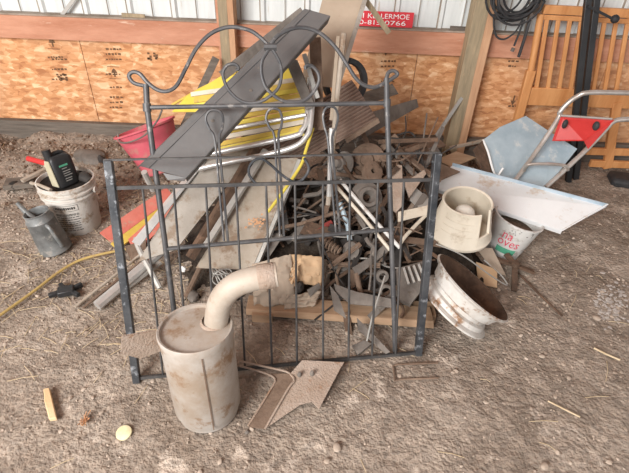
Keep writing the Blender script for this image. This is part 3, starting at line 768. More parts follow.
for fr, s_ in ((.3,.5),(.42,.45),(.5,.7),(.62,.4)):
    c = (a0*(1-fr)+a1*fr)*(1-s_) + (b0*(1-fr)+b1*fr)*s_
    MB().lathe([(0,.003),(.006,.002),(.007,0)], c+n*.002, n, 8).build('rivet', 'ash', t)

# tan sheet standing at the back
q = [at(326,-14,y=2.52), at(369,-14,y=2.52), at(337,88,y=2.24), at(300,84,y=2.24)]
tanp = t = thing('tan_sheet', q[2]*.5+q[3]*.5, 'tall dusty tan sheet panel leaning up behind the heap in front of the sign', 'panel')
MB().prism(q, .006).build('sheet', 'tinplate', t)
MB().beam(q[1]+V((.0,-.008,0)), q[2]+V((.0,-.008,0)), .02, .015, V((0,-1,0))).build('edge_trim', 'grey', t)
MB().beam(at(364,-2,y=2.50), at(389,33,y=2.56), .026, .006, V((0,-1,0))).build('loose_strip', 'post', tanp)
# grey pole with paired tan strip
rodt('tan_pole', [at(344,33,y=2.05), at(336,110,y=1.98), at(328,205,y=1.82)], .011, 'beige', 'upright pale tan pole rising in front of the tan panel', 'pole')
stick('split_lath', at(338,36,y=2.1), at(331,120,y=2.0), .014, .01, 'tinplate', 'thin split lath standing beside the pale tan pole', 'lath', (0,-1,0))
rodt('grey_pipe', [at(332,128,y=1.86), at(329,196,y=1.80)], .012, 'alu', 'short light grey pipe upright in the middle of the heap', 'pipe')
stick('weathered_plank', at(181,133,y=2.75), at(216,58,y=3.02), .045, .02, 'greyboard', 'short weathered grey plank leaning on the wall beside the left post', 'plank', (0,-1,0))
MB().beam(at(222,76,y=1.95), at(303,12,y=2.12), .04, .012, V((0,-1,0))).build('backing_strip', 'ash', gunp)
stick('rusty_channel', at(292,62,y=2.08), at(311,108,y=2.02), .045, .028, 'ash', 'short dusty iron channel hanging over the yellow chair webbing', 'channel iron', (0,-1,0))
stick('narrow_channel', at(304,54,y=2.12), at(318,98,y=2.06), .018, .018, 'galv', 'narrow pale channel leaning just right of the dusty iron channel', 'channel iron', (0,-1,0))
stick('rusty_post', at(315,38,y=2.2), at(319,130,y=2.05), .05, .035, 'rust', 'upright rusty post standing left of the tan pole', 'post', (0,-1,0))
# black belt hoop
hc = at(345, 82, y=2.33)
mb = MB(); mb.lathe([(.09,-.02),(.113,-.022),(.115,0),(.113,.022),(.09,.02),(.085,0),(.09,-.02)], hc, (.35,-.9,.2), 36)
tag(mb.build('rubber_hoop', 'rubber'), 'black rubber hoop standing behind the tan pole', 'hoop')
# ribbed brown mat: a corrugated sheet
ra, rb, rc, rd = at(352,80,y=2.25), at(378,120,y=2.12), at(262,184,y=1.98), at(232,156,y=2.16)
mb = MB()
nn = (rb-ra).cross(rd-ra).normalized()
if nn.y > 0: nn = -nn
mb.grid(lambda u, v: (ra*(1-u)+rb*u)*(1-v) + (rd*(1-u)+rc*u)*v + nn*(.004*math.sin(u*2*PI*14)), 112, 6, smooth=True)
tag(mb.build('ribbed_mat', 'ribmat', solid=.004), 'brown ribbed rubber mat lying across the top of the heap', 'mat')
flat('mat_edge_strip', [at(345,139,y=2.06), at(378,118,y=2.06), at(380,122,y=2.06), at(347,143,y=2.06)], .01, 'rust', 'narrow rusty edging strip under the right corner of the ribbed mat', 'strip')

# ------------------------------------------------------------------ yellow folding chair
cP = Plane(at(200,156,y=1.96), at(302,136,y=1.96), 38)
t = thing('folding_chair', at(250,150,y=1.98), 'folded garden chair with yellow slats and aluminium tube frame on the heap', 'folding chair')
MB().tube([cP(198,161), cP(206,155), cP(290,137), cP(302,130), cP(307,117), cP(310,78)], .0125, 10, smooth_path=True).build('tube_frame', 'alu', t)
MB().tube([cP(196,170)-cP.n*.0, cP(210,166), cP(285,150), cP(306,137), cP(311,120), cP(313,82)], .0125, 10, smooth_path=True).build('tube_frame', 'alu', t)
MB().tube([cP(225,128)-V((0,.02,0)), cP(306,113)-V((0,.02,0))], .009, 8).build('cross_tube', 'alu', t)
for k in range(11):
    s_ = k/10
    l = cP(190+30*(1-s_), 152-s_*56)+V((0,.02,.0)); r = cP(304+2*s_, 133-s_*54)+V((0,.006,0))
    MB().beam(l, r, .020 if k % 3 else .028, .006, cP.n).build('slat', ('yellow','yellowd','cream','yellowd')[k % 4], t)
ysh = flat('yellow_sheet', [at(186,97,y=2.32), at(232,70,y=2.42), at(262,72,y=2.4), at(222,112,y=2.25), at(172,112,y=2.25)], .004, 'yellow', 'bright yellow plastic sheet showing left of the gunmetal sheet', 'plastic sheet')
flat('yellow_plastic', [at(262,98,y=2.18), at(286,66,y=2.28), at(300,74,y=2.26), at(296,90,y=2.2), at(272,106,y=2.16)], .004, 'yellow', 'bright yellow plastic panel just right of the gunmetal sheet', 'plastic sheet')
MB().tube([at(172,105,y=2.36), at(200,89,y=2.38), at(236,72,y=2.4)], .007, 8).build('edge_rod', 'yellowd', ysh)
rodt('yellow_strap', [at(313,128,y=1.99), at(306,150,y=1.93), at(302,163,y=1.88), at(290,182,y=1.82), at(268,212,y=1.72)], .007, 'yellow', 'narrow yellow strap hanging down through the centre of the heap', 'strap', sm=True)

# ------------------------------------------------------------------ boards and pipes on the left slope
flat('white_angle_strip', [at(199,160,y=2.0), at(207,160,y=2.0), at(140,246,y=1.66), at(132,242,y=1.66)], .012, 'alu', 'pale aluminium strip sloping down left of the wide pale grey panel', 'strip')
flat('grey_sheet', [at(200,162,y=2.0), at(258,146,y=2.06), at(176,250,y=1.70), at(138,262,y=1.64)], .010, 'grey', 'wide pale grey panel sloping from the chair to the ground', 'panel')
stick('brown_angle', at(256,148,y=2.0), at(190,258,y=1.64), .05, .03, 'rustd', 'dark brown angle iron lying down the slope beside the grey panel', 'angle iron', (-.8,-.4,.3))
stick('grey_angle', at(266,150,y=1.98), at(206,246,y=1.66), .03, .015, 'galv', 'narrow dull metal rail right of the brown angle iron', 'rail')
flat('wide_beige_board', [at(262,160,y=1.98), at(298,158,y=1.98), at(252,270,y=1.64), at(196,268,y=1.64)], .012, 'beige', 'wide pale dusty board sloping down in front of the yellow strap', 'board')
stick('beige_edge', at(300,160,y=1.96), at(256,268,y=1.63), .018, .018, 'galv', 'thin metal edge rail along the right side of the wide pale board', 'rail')
MBs = MB()
for k in range(26):
    c = at(256+rng.gauss(0,6), 219+rng.gauss(0,3.5), y=1.755); r = rng.uniform(.006,.012)
    c = c + V((0,-.02,.0))
    MBs.prism([c, c+V((r,0,r*.4)), c+V((r*1.4,-.003,r*1.3)), c+V((.2*r,.003,r))], .0012)
tag(MBs.build('dry_leaves', 'leaf'), 'small clump of dry orange leaves caught on the wide pale board', 'leaves', kind='stuff')
t = thing('red_board', at(115,245,z=0), 'sun faded red board with a yellow edge lying left of the heap', 'board')
MB().prism([at(100,233,z=.09), at(166,188,z=.15), at(174,197,z=.12), at(112,243,z=.05)], .014).build('plank_face', 'salmon', t)
MB().prism([at(111,244,z=.05), at(172,199,z=.115), at(176,204,z=.10), at(118,250,z=.035)], .012).build('edge_stripe', 'yellowd', t)
flat('pink_board', [at(128,240,z=.05), at(170,203,z=.12), at(180,212,z=.09), at(136,252,z=.02)], .012, 'salmon', 'short faded pink board just right of the red and yellow board', 'board')
flat('brown_offcut', [at(124,247,z=.045), at(146,240,z=.05), at(146,256,z=.0), at(132,261,z=.0)], .012, 'rust', 'small brown offcut beneath the faded red board', 'offcut')
rodt('aluminium_pole', [at(97,306,z=.028), at(168,246,z=.10)], .024, 'alu', 'thick aluminium pole lying on the dirt behind the left footboard post', 'pole')
rodt('grey_conduit', [at(120,292,z=.015), at(160,262,z=.06)], .016, 'galv', 'grey conduit half hidden under the thick aluminium pole', 'conduit')
rodt('thin_lath', [at(75,307,z=.012), at(150,247,z=.07)], .007, 'beige', 'thin pale lath on the ground left of the aluminium pole', 'lath')
rodt('slim_rod', [at(83,308,z=.01), at(150,254,z=.055)], .006, 'rust', 'slim brown rod lying close beside the thin pale lath', 'rod')
rodt('bent_grey_tube', [at(136,238,z=.16), at(138,246,z=.14), at(146,262,z=.1), at(160,288,z=.02)], .013, 'galv', 'bent grey tube standing up behind the left spindles', 'tube', sm=True)
rodt('short_pipe', [at(128,162,y=1.62) if False else at(144,172,y=1.62), at(153,190,y=1.66)], .012, 'alu', 'short shiny tube poking out beneath the gunmetal sheet', 'tube')
rodt('rusty_stub_pipe', [at(186,297,z=.02), at(200,268,z=.09)], .014, 'rust', 'rusty stub pipe lying on rubble behind the muffler', 'pipe')
tag(MB().ball(at(193,296,z=.02), .03, 2, (1.2,.9,.7), .1).build('grey_bottle_end', 'ash'), 'small rounded grey lump behind the top of the muffler', 'lump')
tag(MB().ball(at(183,269,z=.05), .016, 1, (1.2,1,1)).build('bottle_cap', 'white'), 'tiny white plastic cap by the left headboard post', 'cap')
# wire tangle behind muffler
mb = MB(); c = at(222, 276, y=1.58)
for k in range(7):
    mb.tube([c+V((.045*math.cos(a+k)*rng.uniform(.7,1), .02*math.sin(a*2+k), .04*math.sin(a+k*.4)*rng.uniform(.7,1))) for a in [q*PI/5 for q in range(10)]], .0028, 5, closed=True, smooth_path=True)
tag(mb.build('wire_tangle', 'galv'), 'small tangle of pale wire behind the exhaust elbow', 'wire')

# ------------------------------------------------------------------ cardboard box and plank at the foot
t = thing('cardboard_box', at(292,306,y=1.60), 'torn cardboard box of junk at the foot of the heap', 'box')
def crumple(c4, name, mt, amp=.010, seed=0):
    mb = MB(); a, b, c, d = c4; nn = (b-a).cross(d-a).normalized()
    def f(u, v):
        p = (a*(1-u)+b*u)*(1-v) + (d*(1-u)+c*u)*v
        e = amp*noise.noise(V((u*4+seed, v*4, seed))) + amp*.5*noise.noise(V((u*11, v*11, seed+3)))
        ed = .006*noise.noise(V((u*9, v*9, seed+9)))
        return p + nn*e + V((ed, 0, ed))
    mb.grid(f, 18, 16, smooth=False)
    return mb.build(name, mt, t, solid=.004)
crumple([at(252,264,y=1.60), at(291,254,y=1.63), at(296,303,y=1.52), at(254,308,y=1.52)], 'front_panel', 'cardd', .022, 1)
crumple([at(289,254,y=1.63), at(324,257,y=1.66), at(321,286,y=1.60), at(293,283,y=1.58)], 'front_panel', 'card', .010, 2)
crumple([at(322,258,y=1.66), at(332,262,y=1.75), at(328,295,y=1.66), at(315,300,y=1.57)], 'side_panel', 'cardd', .010, 3)
crumple([at(286,296,y=1.53), at(322,290,y=1.57), at(314,306,y=1.52), at(284,309,y=1.51)], 'torn_flap', 'cardd', .012, 4)
crumple([at(292,268,y=1.60), at(299,264,y=1.60), at(296,292,y=1.545), at(287,291,y=1.545)], 'torn_flap', 'card', .014, 5)
tag(MB().ball(at(300,287,y=1.565), .026, 2, (1.1,.7,1), .12).build('greasy_lump', 'dark'), 'black greasy lump showing in the torn hole of the cardboard box', 'lump')
flat('grey_plate_scrap', [at(307,290,y=1.55), at(319,283,y=1.57), at(321,287,y=1.57), at(310,297,y=1.54)], .006, 'ash', 'small grey metal plate in the torn mouth of the cardboard box', 'metal plate')
t = thing('pallet', at(340,325,z=0), 'wooden pallet plank frame on the dirt at the foot of the heap', 'pallet')
MB().hexa([at(246,315,z=.02), at(434,329,z=.02), at(434,329,z=.02)+V((0,.10,0)), at(246,315,z=.02)+V((0,.10,0)), at(246,309,z=.05), at(434,321,z=.05), at(434,321,z=.05)+V((0,.09,0)), at(246,309,z=.05)+V((0,.09,0))]).build('deck_board', 'plank', t, bevel=.003)
for px in (262, 345, 425):
    c = at(px, 322, z=.0)+V((0,.05,.012)); MB().box(c, .09, .09, .05).build('block', 'plank', t)

# ------------------------------------------------------------------ scrap in the heap, right of centre
def disc(name, px, py, off, prof, axv, mt, label, cat, seg=24):
    return tag(MB().lathe(prof, S(px, py, off), axv, seg).build(name, mt), label, cat)
hub = [(.0,.05),(.018,.05),(.022,.03),(.03,.026),(.034,.012),(.065,.008),(.068,.0),(.062,-.01),(0,-.012)]
disc('bearing_hub', 366, 198, -.03, [(.018,.02),(.03,.05),(.045,.05),(.05,.02),(.075,.012),(.078,0),(.07,-.012),(.018,-.012),(.018,.02)], (.15,-.7,.55), 'ash', 'round grey bearing hub with a dark bore in the heap', 'hub')
disc('rusty_drum', 368, 161, .04, [(0,.05),(.03,.05),(.035,.035),(.07,.03),(.085,.02),(.088,-.04),(0,-.045)], (-.2,-.75,.5), 'rust', 'rusty round brake drum under the ribbed mat corner', 'drum')
disc('gear_hub', 343, 165, .02, hub, (-.7,-.5,.4), 'ash', 'dull iron hub lying just left of the rusty brake drum', 'hub')
disc('pulley_wheel', 372, 172, -.02, [(.012,.016),(.05,.012),(.042,0),(.05,-.012),(.012,-.016),(.012,.016)], (.3,-.6,.7), 'rust', 'small rusty pulley wheel above the round bearing hub', 'pulley')
disc('belt_pulley', 352, 250, -.02, [(.014,.02),(.03,.02),(.04,.014),(.032,0),(.04,-.014),(.014,-.02),(.014,.02)], (-.4,-.7,.4), 'ash', 'dark dusty pulley behind the bent strap iron', 'pulley')
disc('ring_bolt', 382, 276, -.02, [(.016,.012),(.028,.012),(.03,0),(.028,-.012),(.016,-.012),(.016,.012)], (.1,-.85,.4), 'ash', 'upper of two grey iron rings near the pallet', 'ring')
disc('ring_bolt', 386, 291, -.02, [(.018,.012),(.031,.012),(.033,0),(.031,-.012),(.018,-.012),(.018,.012)], (-.1,-.85,.4), 'ash', 'lower of two grey iron rings near the pallet', 'ring')
# pvc and pale rods
rodt('white_pvc_rod', [S(340,180,-.07), S(376,222,-.07), S(400,248,-.07)], .0085, 'whitepl', 'white plastic rod slanting down beside the round hub', 'rod')
rodt('cream_rod', [S(336,186,-.07), S(364,218,-.07), S(390,250,-.07)], .008, 'cream', 'cream plastic rod just below the white plastic rod', 'rod')
rodt('cream_hose', [S(398,248,-.04), S(404,238,-.05), S(415,226,-.05), S(427,214,-.04)], .0085, 'cream', 'short curved cream hose right of the headboard post', 'hose', sm=True)
flat('cream_tag', [S(398,212,-.05), S(430,205,-.05), S(430,214,-.05), S(398,222,-.05)], .004, 'cream', 'small cream plastic strip between the two right posts', 'strip')
flat('brown_tongue', [S(391,172,-.03), S(398,165,-.03), S(402,166,-.03), S(403,205,-.05), S(396,213,-.05), S(391,209,-.05)], .008, 'plate', 'brown round ended plate standing right of the headboard post', 'metal plate')
flat('pointed_iron', [S(404,183,-.04), S(424,170,-.03), S(426,174,-.03), S(409,198,-.04)], .008, 'plate', 'pointed brown blade leaning right of the round ended plate', 'blade')
flat('brown_tray', [S(404,214,0), S(416,196,.02), S(424,206,.02), S(424,212,0)], .006, 'plate', 'little dusty brown plate behind the cream plastic strip', 'metal plate')
flat('grey_box_side', [S(413,186,.0), S(430,200,.0), S(428,216,-.02), S(410,200,-.02)], .008, 'galv', 'dull grey sheet piece between the blade and the footboard post', 'sheet metal')
# strap irons
flat('bent_strap_iron', [S(352,268,-.03), S(372,256,-.03), S(386,243,-.03), S(396,238,-.03), S(394,247,-.03), S(374,263,-.03), S(357,276,-.03)], .008, 'ash', 'bent grey strap iron in the lower heap behind the spindles', 'strap iron')
rodt('iron_hook', [S(366,238,-.05), S(369,243,-.05), S(374,248,-.05), S(373,256,-.05)], .010, 'ash', 'thick iron hook resting on the bent strap iron', 'hook', sm=True)
flat('long_flat_iron', [S(334,284,-.06), S(356,292,-.06), S(396,300,-.06), S(394,308,-.06), S(350,304,-.06), S(336,292,-.06)], .008, 'ash', 'long dusty flat iron above the pallet board', 'flat iron')
stick('grey_upright_plate', at(346,312,y=1.50), at(350,343,y=1.40), .03, .006, 'rustd', 'dark rusty strip standing in front of the pallet', 'strip', (0,-1,0))
flat('grey_link_plate', [at(357,318,z=.10), at(366,327,z=.07), at(390,352,z=.02), at(386,354,z=.02), at(358,330,z=.06)], .007, 'ash', 'grey link plate lying on the dirt before the pallet', 'metal plate')
flat('grey_clevis', [at(352,346,z=.02), at(364,341,z=.03), at(372,344,z=.03), at(358,355,z=.012)], .012, 'ash', 'small grey clevis on the dirt below the pallet', 'clevis')
flat('grey_wedge', [S(330,286,-.07), S(338,296,-.07), S(346,318,-.08), S(334,310,-.08)], .008, 'ash', 'grey wedge plate right of the cardboard box', 'metal plate')
rodt('thin_poker', [S(385,276,-.08), S(372,318,-.1), at(366,345,z=.01)], .004, 'galv', 'thin steel poker leaning on the pallet', 'rod')
flat('finned_casting', [S(396,270,-.01), S(424,262,-.01), S(430,280,-.02), S(410,306,-.03), S(398,300,-.03)], .03, 'ash', 'dusty finned casting left of the wheel rim', 'casting')
for k in range(4):
    a = S(404+k*5, 268-k*1.2, -.035); b = S(409+k*5.5, 284-k*1.5, -.045)
    tag(MB().beam(a, b, .010, .012, (0,-1,0)).build('cooling_fin', 'galv'), None, None).parent = None
# (fins joined to the casting below)
fins = [o for o in COL.objects if o.name.startswith('cooling_fin')]
cast = next(o for o in COL.objects if o.name == 'finned_casting')
for f in fins:
    wl = f.location.copy(); f.parent = cast; f.location = wl - cast.location
stick('red_handle_rod', S(312,232,-.01), S(332,222,-.01), .018, .014, 'redd', 'dirty red bar low in the middle of the heap', 'bar')
rodt('rusty_lever', [S(238,236,.0), S(300,224,-.02), S(338,212,-.02)], .009, 'rust', 'long rusty lever lying flat across the middle of the heap', 'lever')
rodt('bracket_arm', [S(303,196,0), S(318,194,0), S(326,188,0)], .011, 'ash', 'grey eye bracket left of the short light grey pipe', 'bracket')
rodt('blue_grey_tube', [S(340,203,-.02), S(348,226,-.02), S(350,240,-.02)], .012, 'scoop', 'short blue grey tube behind the white plastic rod', 'tube')
rodt('drive_shaft', [S(345,196,.02), S(368,232,.0)], .014, 'ash', 'dusty drive shaft under the cream plastic rod', 'shaft')
rodt('rust_pipe_cross', [S(336,174,-.01), S(382,180,-.01)], .010, 'rust', 'rusty pipe lying level below the brake drum', 'pipe')
rodt('rust_pipe_dark', [S(340,160,.0), S(352,178,-.02), S(362,190,-.03)], .009, 'rustd', 'dark rusty pipe slanting beneath the iron hub', 'pipe')
stick('upper_strap', S(398,150,.02), S(440,182,-.0), .03, .01, 'rust', 'rusty strap slanting right behind the brown plate', 'strap iron')
stick('angle_bar', S(388,146,.05), S(418,178,.0), .022, .014, 'ash', 'dusty angle bar just left of the rusty slanting strap', 'angle iron')
t = thing('coil_spring', S(330,246,-.02), 'rusty coil spring half buried just below the grimy red bar', 'spring')
d0 = S(322,240,-.02); d1 = S(340,252,-.04); dd = (d1-d0); o1 = dd.orthogonal().normalized(); o2 = dd.normalized().cross(o1)
MB().tube([d0+dd*(k/80)+(o1*math.cos(k*.5)+o2*math.sin(k*.5))*.02 for k in range(81)], .004, 6).build('coil', 'rust', t)
# ------------------------------------------------------------------ scraps toward the wall at right
stick('thin_metal_bar', at(471,84,y=3.12), at(436,136,y=2.95), .022, .012, 'galv', 'thin grey metal bar leaning on the wall left of the right post', 'bar', (0,-1,0))
flat('broken_slat', [at(398,158,y=2.5), at(436,146,y=2.56), at(440,152,y=2.54), at(402,166,y=2.44)], .01, 'ash', 'broken grey slat lying toward the wall behind the footboard post', 'slat')
flat('rust_sheet', [at(400,148,y=2.62), at(438,138,y=2.72), at(446,146,y=2.66), at(410,158,y=2.52)], .008, 'rust', 'rusty sheet piece behind the broken grey slat', 'sheet metal')
flat('rust_sheet_low', [at(414,180,y=2.2), at(440,164,y=2.3), at(460,172,y=2.28), at(432,184,y=2.16)], .008, 'rust', 'rusty sheet piece under the end of the white channel', 'sheet metal')
flat('brown_board', [at(436,160,y=2.5), at(456,152,y=2.56), at(476,158,y=2.54), at(452,168,y=2.46)], .012, 'plank', 'small brown board lying behind the white channel', 'board')
stick('lath_piece', at(450,148,y=2.6), at(486,140,y=2.68), .02, .012, 'beige', 'pale lath piece on the dirt near the right post', 'lath')
flat('tapered_plank', [at(372,112,y=2.35), at(416,99,y=2.75), at(418,107,y=2.74), at(356,142,y=2.18)], .01, 'ash', 'grey tapered plank end sticking out behind the headboard post', 'plank')
flat('grey_plank_end', [at(352,96,y=2.6), at(392,84,y=2.7), at(398,94,y=2.68), at(356,108,y=2.56)], .012, 'greyboard', 'weathered grey board end just behind the black rubber hoop', 'board')
stick('ledge_lath', at(122,15.5,y=WY-.0), at(145,17,y=WY-.0), .03, .012, 'post', 'short brown lath lying on the girt ledge left of the left post', 'lath', (0,-1,0))
stick('ledge_board', at(450,28.5,y=WY-.0), at(486,30.5,y=WY-.0), .03, .014, 'greyboard', 'short grey board on the girt ledge beside the right post', 'board', (0,-1,0))
stick('leaning_batten', at(62,15,y=WY-.0), at(78,-6,y=WY+.015), .02, .01, 'galv', 'thin grey batten leaning on the white siding at upper left', 'batten', (0,-1,0))
# under the waterer and pail
flat('box_flap', [at(476,262,z=.06), at(497,270,z=.04), at(497,288,z=.0), at(478,284,z=.0)], .006, 'card', 'brown cardboard flap standing behind the wheel rim', 'cardboard')
flat('dusty_flap', [at(476,248,z=.12), at(492,248,z=.12), at(506,276,z=.01), at(494,272,z=.03)], .006, 'cardd', 'dusty cardboard piece under the white pail', 'cardboard')
rodt('bail_wire', [at(436,244,y=1.74), at(462,255,y=1.70), at(490,275,y=1.72), at(507,285,y=1.75), at(500,274,y=1.78), at(484,260,y=1.82)], .0035, 'galv', 'bent pale wire handle hanging over the wheel rim', 'wire', sm=True)
t = thing('harrow_star', at(514,270,z=0), 'rusty star shaped iron foot on the dirt below the white pail', 'iron foot')
cc = at(515,265,z=.06)
for e in (at(487,256,z=.07), at(533,272,z=.012), at(514,291,z=.0), at(506,254,z=.08)):
    MB().beam(cc, e, .026, .014).build('arm', 'rustd', t)
MB().lathe([(0,.02),(.02,.018),(.024,0),(0,-.01)], cc, (0,0,1), 12).build('hub', 'rustd', t)
rodt('ground_rod', [at(517,272,z=.012), at(540,295,z=.01), at(562,316,z=.008)], .005, 'rustd', 'dark rusty rod lying on the dirt below the iron foot', 'rod')
tag(MB().tube(zz([(438,363,.008),(397,364.5,.008),(393,366,.008),(395,381,.008),(400,379.5,.008),(438,378,.008)]), .0045, 6).build('wire_staple', 'rust'), 'bent rod staple lying on the dirt at the right headboard foot', 'rod')

# ------------------------------------------------------------------ loose things on the dirt
rodt('yellow_pole', [at(-14,325,z=.02), at(30,294,z=.016), at(62,270,z=.02), at(86,258,z=.026), at(126,249,z=.04)], .0065, 'yellowp', 'long thin yellow pole lying on the dirt at far left', 'pole', sm=True)
t = thing('plastic_clip', at(66,294,z=0), 'broken black plastic bracket lying on the dirt by the yellow pole', 'bracket')
c = at(66,291,z=.02)
MB().box(c, .07, .05, .03, Matrix.Rotation(.4,3,'Z')).build('clip_body', 'blackpl', t, bevel=.005)
for dx, dy, a in ((-.045,-.02,.6),(.045,-.01,-.5),(.035,.035,.9),(-.03,.03,-.7)):
    MB().box(c+V((dx,dy,-.003)), .05, .02, .022, Matrix.Rotation(a,3,'Z')).build('prong', 'blackpl', t, bevel=.004)
mb = MB(); a = at(46,390,z=.012); b = at(53,419,z=.012)
d = (b-a); mb.prism([a+V((-.008,0,0)), a+V((.012,.006,0)), a+d*.5+V((.016,0,0)), b+V((.015,0,0)), b+V((-.01,-.005,0)), a+d*.45+V((-.015,0,0))], .018)
tag(mb.build('wood_chip', 'chip', bevel=.003), 'splintered wood chip alone on the dirt at lower left', 'wood chip')
mb = MB(); c = at(85,421,z=.01)
for k in range(16):
    a = rng.uniform(0, 2*PI); l = rng.uniform(.015,.045)
    mb.tube([c+V((rng.uniform(-.008,.008),rng.uniform(-.02,.02),0)), c+V((l*.5*math.cos(a), l*math.sin(a), rng.uniform(.002,.014)))], .0018, 4)
tag(mb.build('dry_sprig', 'leaf'), 'small dry brown sprig on the dirt right of the wood chip', 'twig')
tag(MB().lathe([(0,.007),(.018,.008),(.026,.005),(.027,0),(0,0)], at(124,433,z=.003), (.03,-.12,1), 24).build('pale_disc', 'discm'), 'pale round disc lying on the dirt left of the muffler', 'disc')
c = at(84,138,y=2.85)
t = MB().ball(V((c.x, c.y, .06)), .075, 2, (1.5,1,.75), .14).build('charred_block', 'ash'); tag(t, 'broken grey clod on the dirt bank near the left wall', 'clod')
c2 = at(97,145,y=2.82); tag(MB().ball(V((c2.x, c2.y, .05)), .04, 2, (.8,.8,1.1), .15).build('dark_clod', 'dark'), 'black clod beside the broken grey clod near the left wall', 'clod')
tag(MB().box(at(20,183,z=.05), .16, .10, .03, Matrix.Rotation(.3,3,'Z')).build('flat_crate_lid', 'greyboard'), 'grey board scrap on the dirt at the far left edge', 'board')
stick('pale_stick', at(22,181,z=.085), at(52,166,z=.10), .028, .016, 'beige', 'pale wooden stick on the dirt behind the white bucket', 'stick')
tag(MB().ball(at(14,185,z=.05), .028, 2, (1.3,1,.8), .15).build('black_lump', 'oil'), 'small black lump at the end of the pale wooden stick', 'lump')
t = MB(); c = at(624,181,z=.03)
t.box(c+V((.03,0,0)), .24, .16, .07, Matrix.Rotation(-.25,3,'Z')); tag(t.build('rubber_block', 'rubber', bevel=.025), 'worn black rubber block on the dirt at the far right edge', 'block')
mb = MB()
for k in range(120):
    c = at(612+rng.gauss(0,9), 302+rng.gauss(0,9), z=.002); c.z = floor_z(c.x, c.y)+.001; mb.ball(c, rng.uniform(.003,.012), 1, (1.2,1,.3), .35)
tag(mb.build('ash_patch', 'ashw'), 'patch of pale ash on the dirt at the right edge', 'ash', kind='stuff')
k = 0
for px, py, r, lb in ((322,396,.012,'pale pebble right of the plough plate'),(337,447,.016,'tan flint on the dirt in the lower middle'),(327,461,.011,'round pebble below the tan flint'),(545,466,.013,'pinkish pebble at the bottom right'),(542,356,.012,'pale pebble alone on the dirt right of the wheel rim'),(569,378,.010,'small grey pebble right of centre on open dirt'),(597,318,.016,'flat pale stone near the ash patch')):
    tag(MB().ball(at(px, py, z=r*.4), r, 2, (1.2,.9,.6), .12).build('pebble', 'stone'), lb, 'pebble')
rodt('dry_twig', zz([(548,401,.008),(560,407,.012),(580,417,.006)]), .003, 'straw', 'dry pale twig on the open dirt at right', 'twig')
rodt('dry_twig', zz([(594,348,.008),(606,354,.01),(620,360,.006)]), .004, 'straw', 'dry pale twig near the right edge below the ash patch', 'twig')

# ------------------------------------------------------------------ countless smaller scrap inside the heap
t1 = V((1,0,0)); t2 = V((0,.75,.66)); t3 = t1.cross(t2)
kinds = ['rod','strip','pipe','ring','plate','curve']
GL = {'rod': ('scrap_rod','short rusty rod jammed among the scrap in the heap','rod','loose rods in the scrap heap'),
      'strip': ('scrap_strip','flat rusty strip jammed among the scrap in the heap','strip','flat strips in the scrap heap'),
      'pipe': ('scrap_pipe','stub of dusty pipe jammed among the scrap in the heap','pipe','pipe stubs in the scrap heap'),
      'ring': ('scrap_ring','small iron ring lying among the scrap in the heap','ring','iron rings in the scrap heap'),
      'plate': ('scrap_plate','small dusty iron plate lying among the scrap in the heap','metal plate','small plates in the scrap heap'),
      'curve': ('scrap_hook','curved iron piece caught among the scrap in the heap','iron','curved irons in the scrap heap')}
for k in range(320):
    if k < 250: px = rng.uniform(262, 436); py = rng.uniform(135, 305)
    else: px = rng.uniform(385, 482); py = rng.uniform(142, 215)
    if px > 400 and py > 262: continue
    if px > 424 and py > 168: continue
    if px < 335 and py > 245: continue
    if px < 312 and py < 190 + (312-px)*.8: continue
    c = S(px, py, rng.uniform(-.02, .09)) if k < 250 else at(px, py, z=rng.uniform(.03, .16))
    a = rng.uniform(-1.2, 1.9); d = (t1*math.cos(a)+t2*math.sin(a)+t3*rng.uniform(-.15,.15)).normalized()
    l = rng.uniform(.05, .17) if k < 250 else rng.uniform(.04, .09)
    if k >= 250: d = V((d.x, abs(d.y)*1.2, d.z*.25)).normalized()
    kd = rng.choice(['rod','rod','rod','strip','strip','strip','pipe','ring','plate','curve','curve']); mt = rng.choice(['rustd','rust','ash','dark','rustd','dark','ash','rustd'])
    mb = MB(); p0 = c-d*l; p1 = c+d*l
    if kd == 'rod': mb.tube([p0, c+t3*rng.uniform(-.01,.01), p1], rng.uniform(.003,.006), 6)
    elif kd == 'pipe': mb.tube([c-d*l*.6, c+d*l*.6], rng.uniform(.010,.018), 12)
    elif kd == 'strip': mb.beam(p0, p1, rng.uniform(.015,.035), .005, t3+t2*rng.uniform(-.8,.8))
    elif kd == 'ring':
        r = rng.uniform(.014,.03); n_ = (t3+t1*rng.uniform(-.7,.7)+t2*rng.uniform(-.5,.5)).normalized()
        mb.lathe([(r*.55,.008),(r,.008),(r,-.008),(r*.55,-.008),(r*.55,.008)], c, n_, 18)
    elif kd == 'plate':
        e = t3.cross(d).normalized(); w = rng.uniform(.02,.04); l *= .6
        mb.prism([c-d*l-e*w, c+d*l-e*w*rng.uniform(.3,1), c+d*l*1.1+e*w*.2, c+d*l*.7+e*w, c-d*l*.8+e*w*rng.uniform(.5,1)], .006)
    else:
        e = t3.cross(d).normalized(); mb.tube([c-d*l, c-d*l*.4+e*.03, c+d*l*.2+e*.045, c+d*l*.7+e*.02, c+d*l*.75-e*.02], rng.uniform(.005,.009), 8, smooth_path=True)
    nm, lb, ct, gr = GL[kd]
    tag(mb.build(nm, mt), lb, ct, gr)

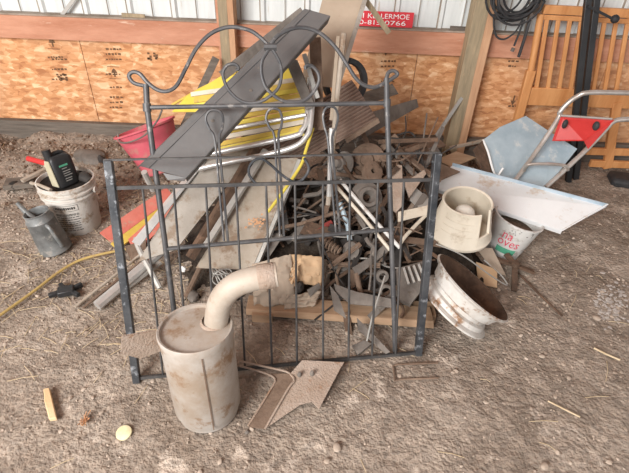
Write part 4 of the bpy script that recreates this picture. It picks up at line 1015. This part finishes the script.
for k in range(46):
    px = rng.uniform(322, 432); py = rng.uniform(140, 270)
    if px > 405 and py > 215: continue
    c = S(px, py, rng.uniform(-.05, .03)); a = rng.uniform(-.4, 2.2); d = (t1*math.cos(a)+t2*math.sin(a)+t3*rng.uniform(-.25,.25)).normalized()
    e = t3.cross(d).normalized(); l = rng.uniform(.10, .22); mb = MB(); q = rng.random()
    if q < .5: mb.tube([c-d*l, c-d*l*.3+e*rng.uniform(-.02,.02)+t3*rng.uniform(-.01,.015), c+d*l*.4+e*rng.uniform(-.03,.03), c+d*l], rng.uniform(.0025,.005), 6, smooth_path=True); nm = ('scrap_wire','long thin bent wire tangled over the scrap in the heap','wire','bent wires in the scrap heap')
    elif q < .8: mb.beam(c-d*l*.8, c+d*l*.8, .02, .004, e+t3*.4); mb.beam(c-d*l*.8+e*.008, c+d*l*.8+e*.008, .004, .02, e+t3*.4); nm = ('scrap_angle','thin angle iron length lying over the scrap in the heap','angle iron','angle irons in the scrap heap')
    else:
        h = rng.uniform(.016,.026); mb.tube([c+d*(l*.5*(m_/60-.5)*2)+(e*math.cos(m_*.75)+t3*math.sin(m_*.75))*h for m_ in range(61)], .003, 5); nm = ('scrap_spring','coil spring lying over the scrap in the heap','spring','coil springs in the scrap heap')
    tag(mb.build(nm[0], rng.choice(['rustd','rust','ash','dark','galv'] if q < .5 else ['rustd','rust','dark'])), nm[1], nm[2], nm[3])

# ------------------------------------------------------------------ light: open barn door behind, dim barn around
for nm, c, sz in (('ceiling', (0, .9, 3.45), (9.2, 5.0, .06)), ('wall_left', (-4.5, .9, 1.6), (.06, 5.0, 3.8)), ('wall_right', (4.5, .9, 1.6), (.06, 5.0, 3.8)), ('wall_upper', (0, WY+.12, 3.0), (9.2, .04, 1.2))):
    o = MB().box(c, *sz).build(nm, 'siding' if nm != 'ceiling' else 'girt'); o['kind'] = 'structure'
w = bpy.data.worlds.new('world'); scene.world = w; w.use_nodes = True
bg = w.node_tree.nodes['Background']; bg.inputs[0].default_value = (.93,.96,1,1); bg.inputs[1].default_value = .9
def area(name, loc, target, sx, sy, power, col):
    l = bpy.data.lights.new(name, 'AREA'); l.shape = 'RECTANGLE'; l.size = sx; l.size_y = sy; l.energy = power; l.color = col
    o = bpy.data.objects.new(name, l); COL.objects.link(o); o.location = loc
    o.rotation_euler = (V(target)-V(loc)).to_track_quat('-Z', 'Y').to_euler()
area('barn_door_daylight', (-2.6, -2.6, 3.0), (-.2, 1.8, .3), 2.4, 2.0, 560, (1,.99,.965))
scene.view_settings.view_transform = 'Standard'; scene.view_settings.look = 'None'
scene.view_settings.exposure = 0.0; scene.view_settings.gamma = 1
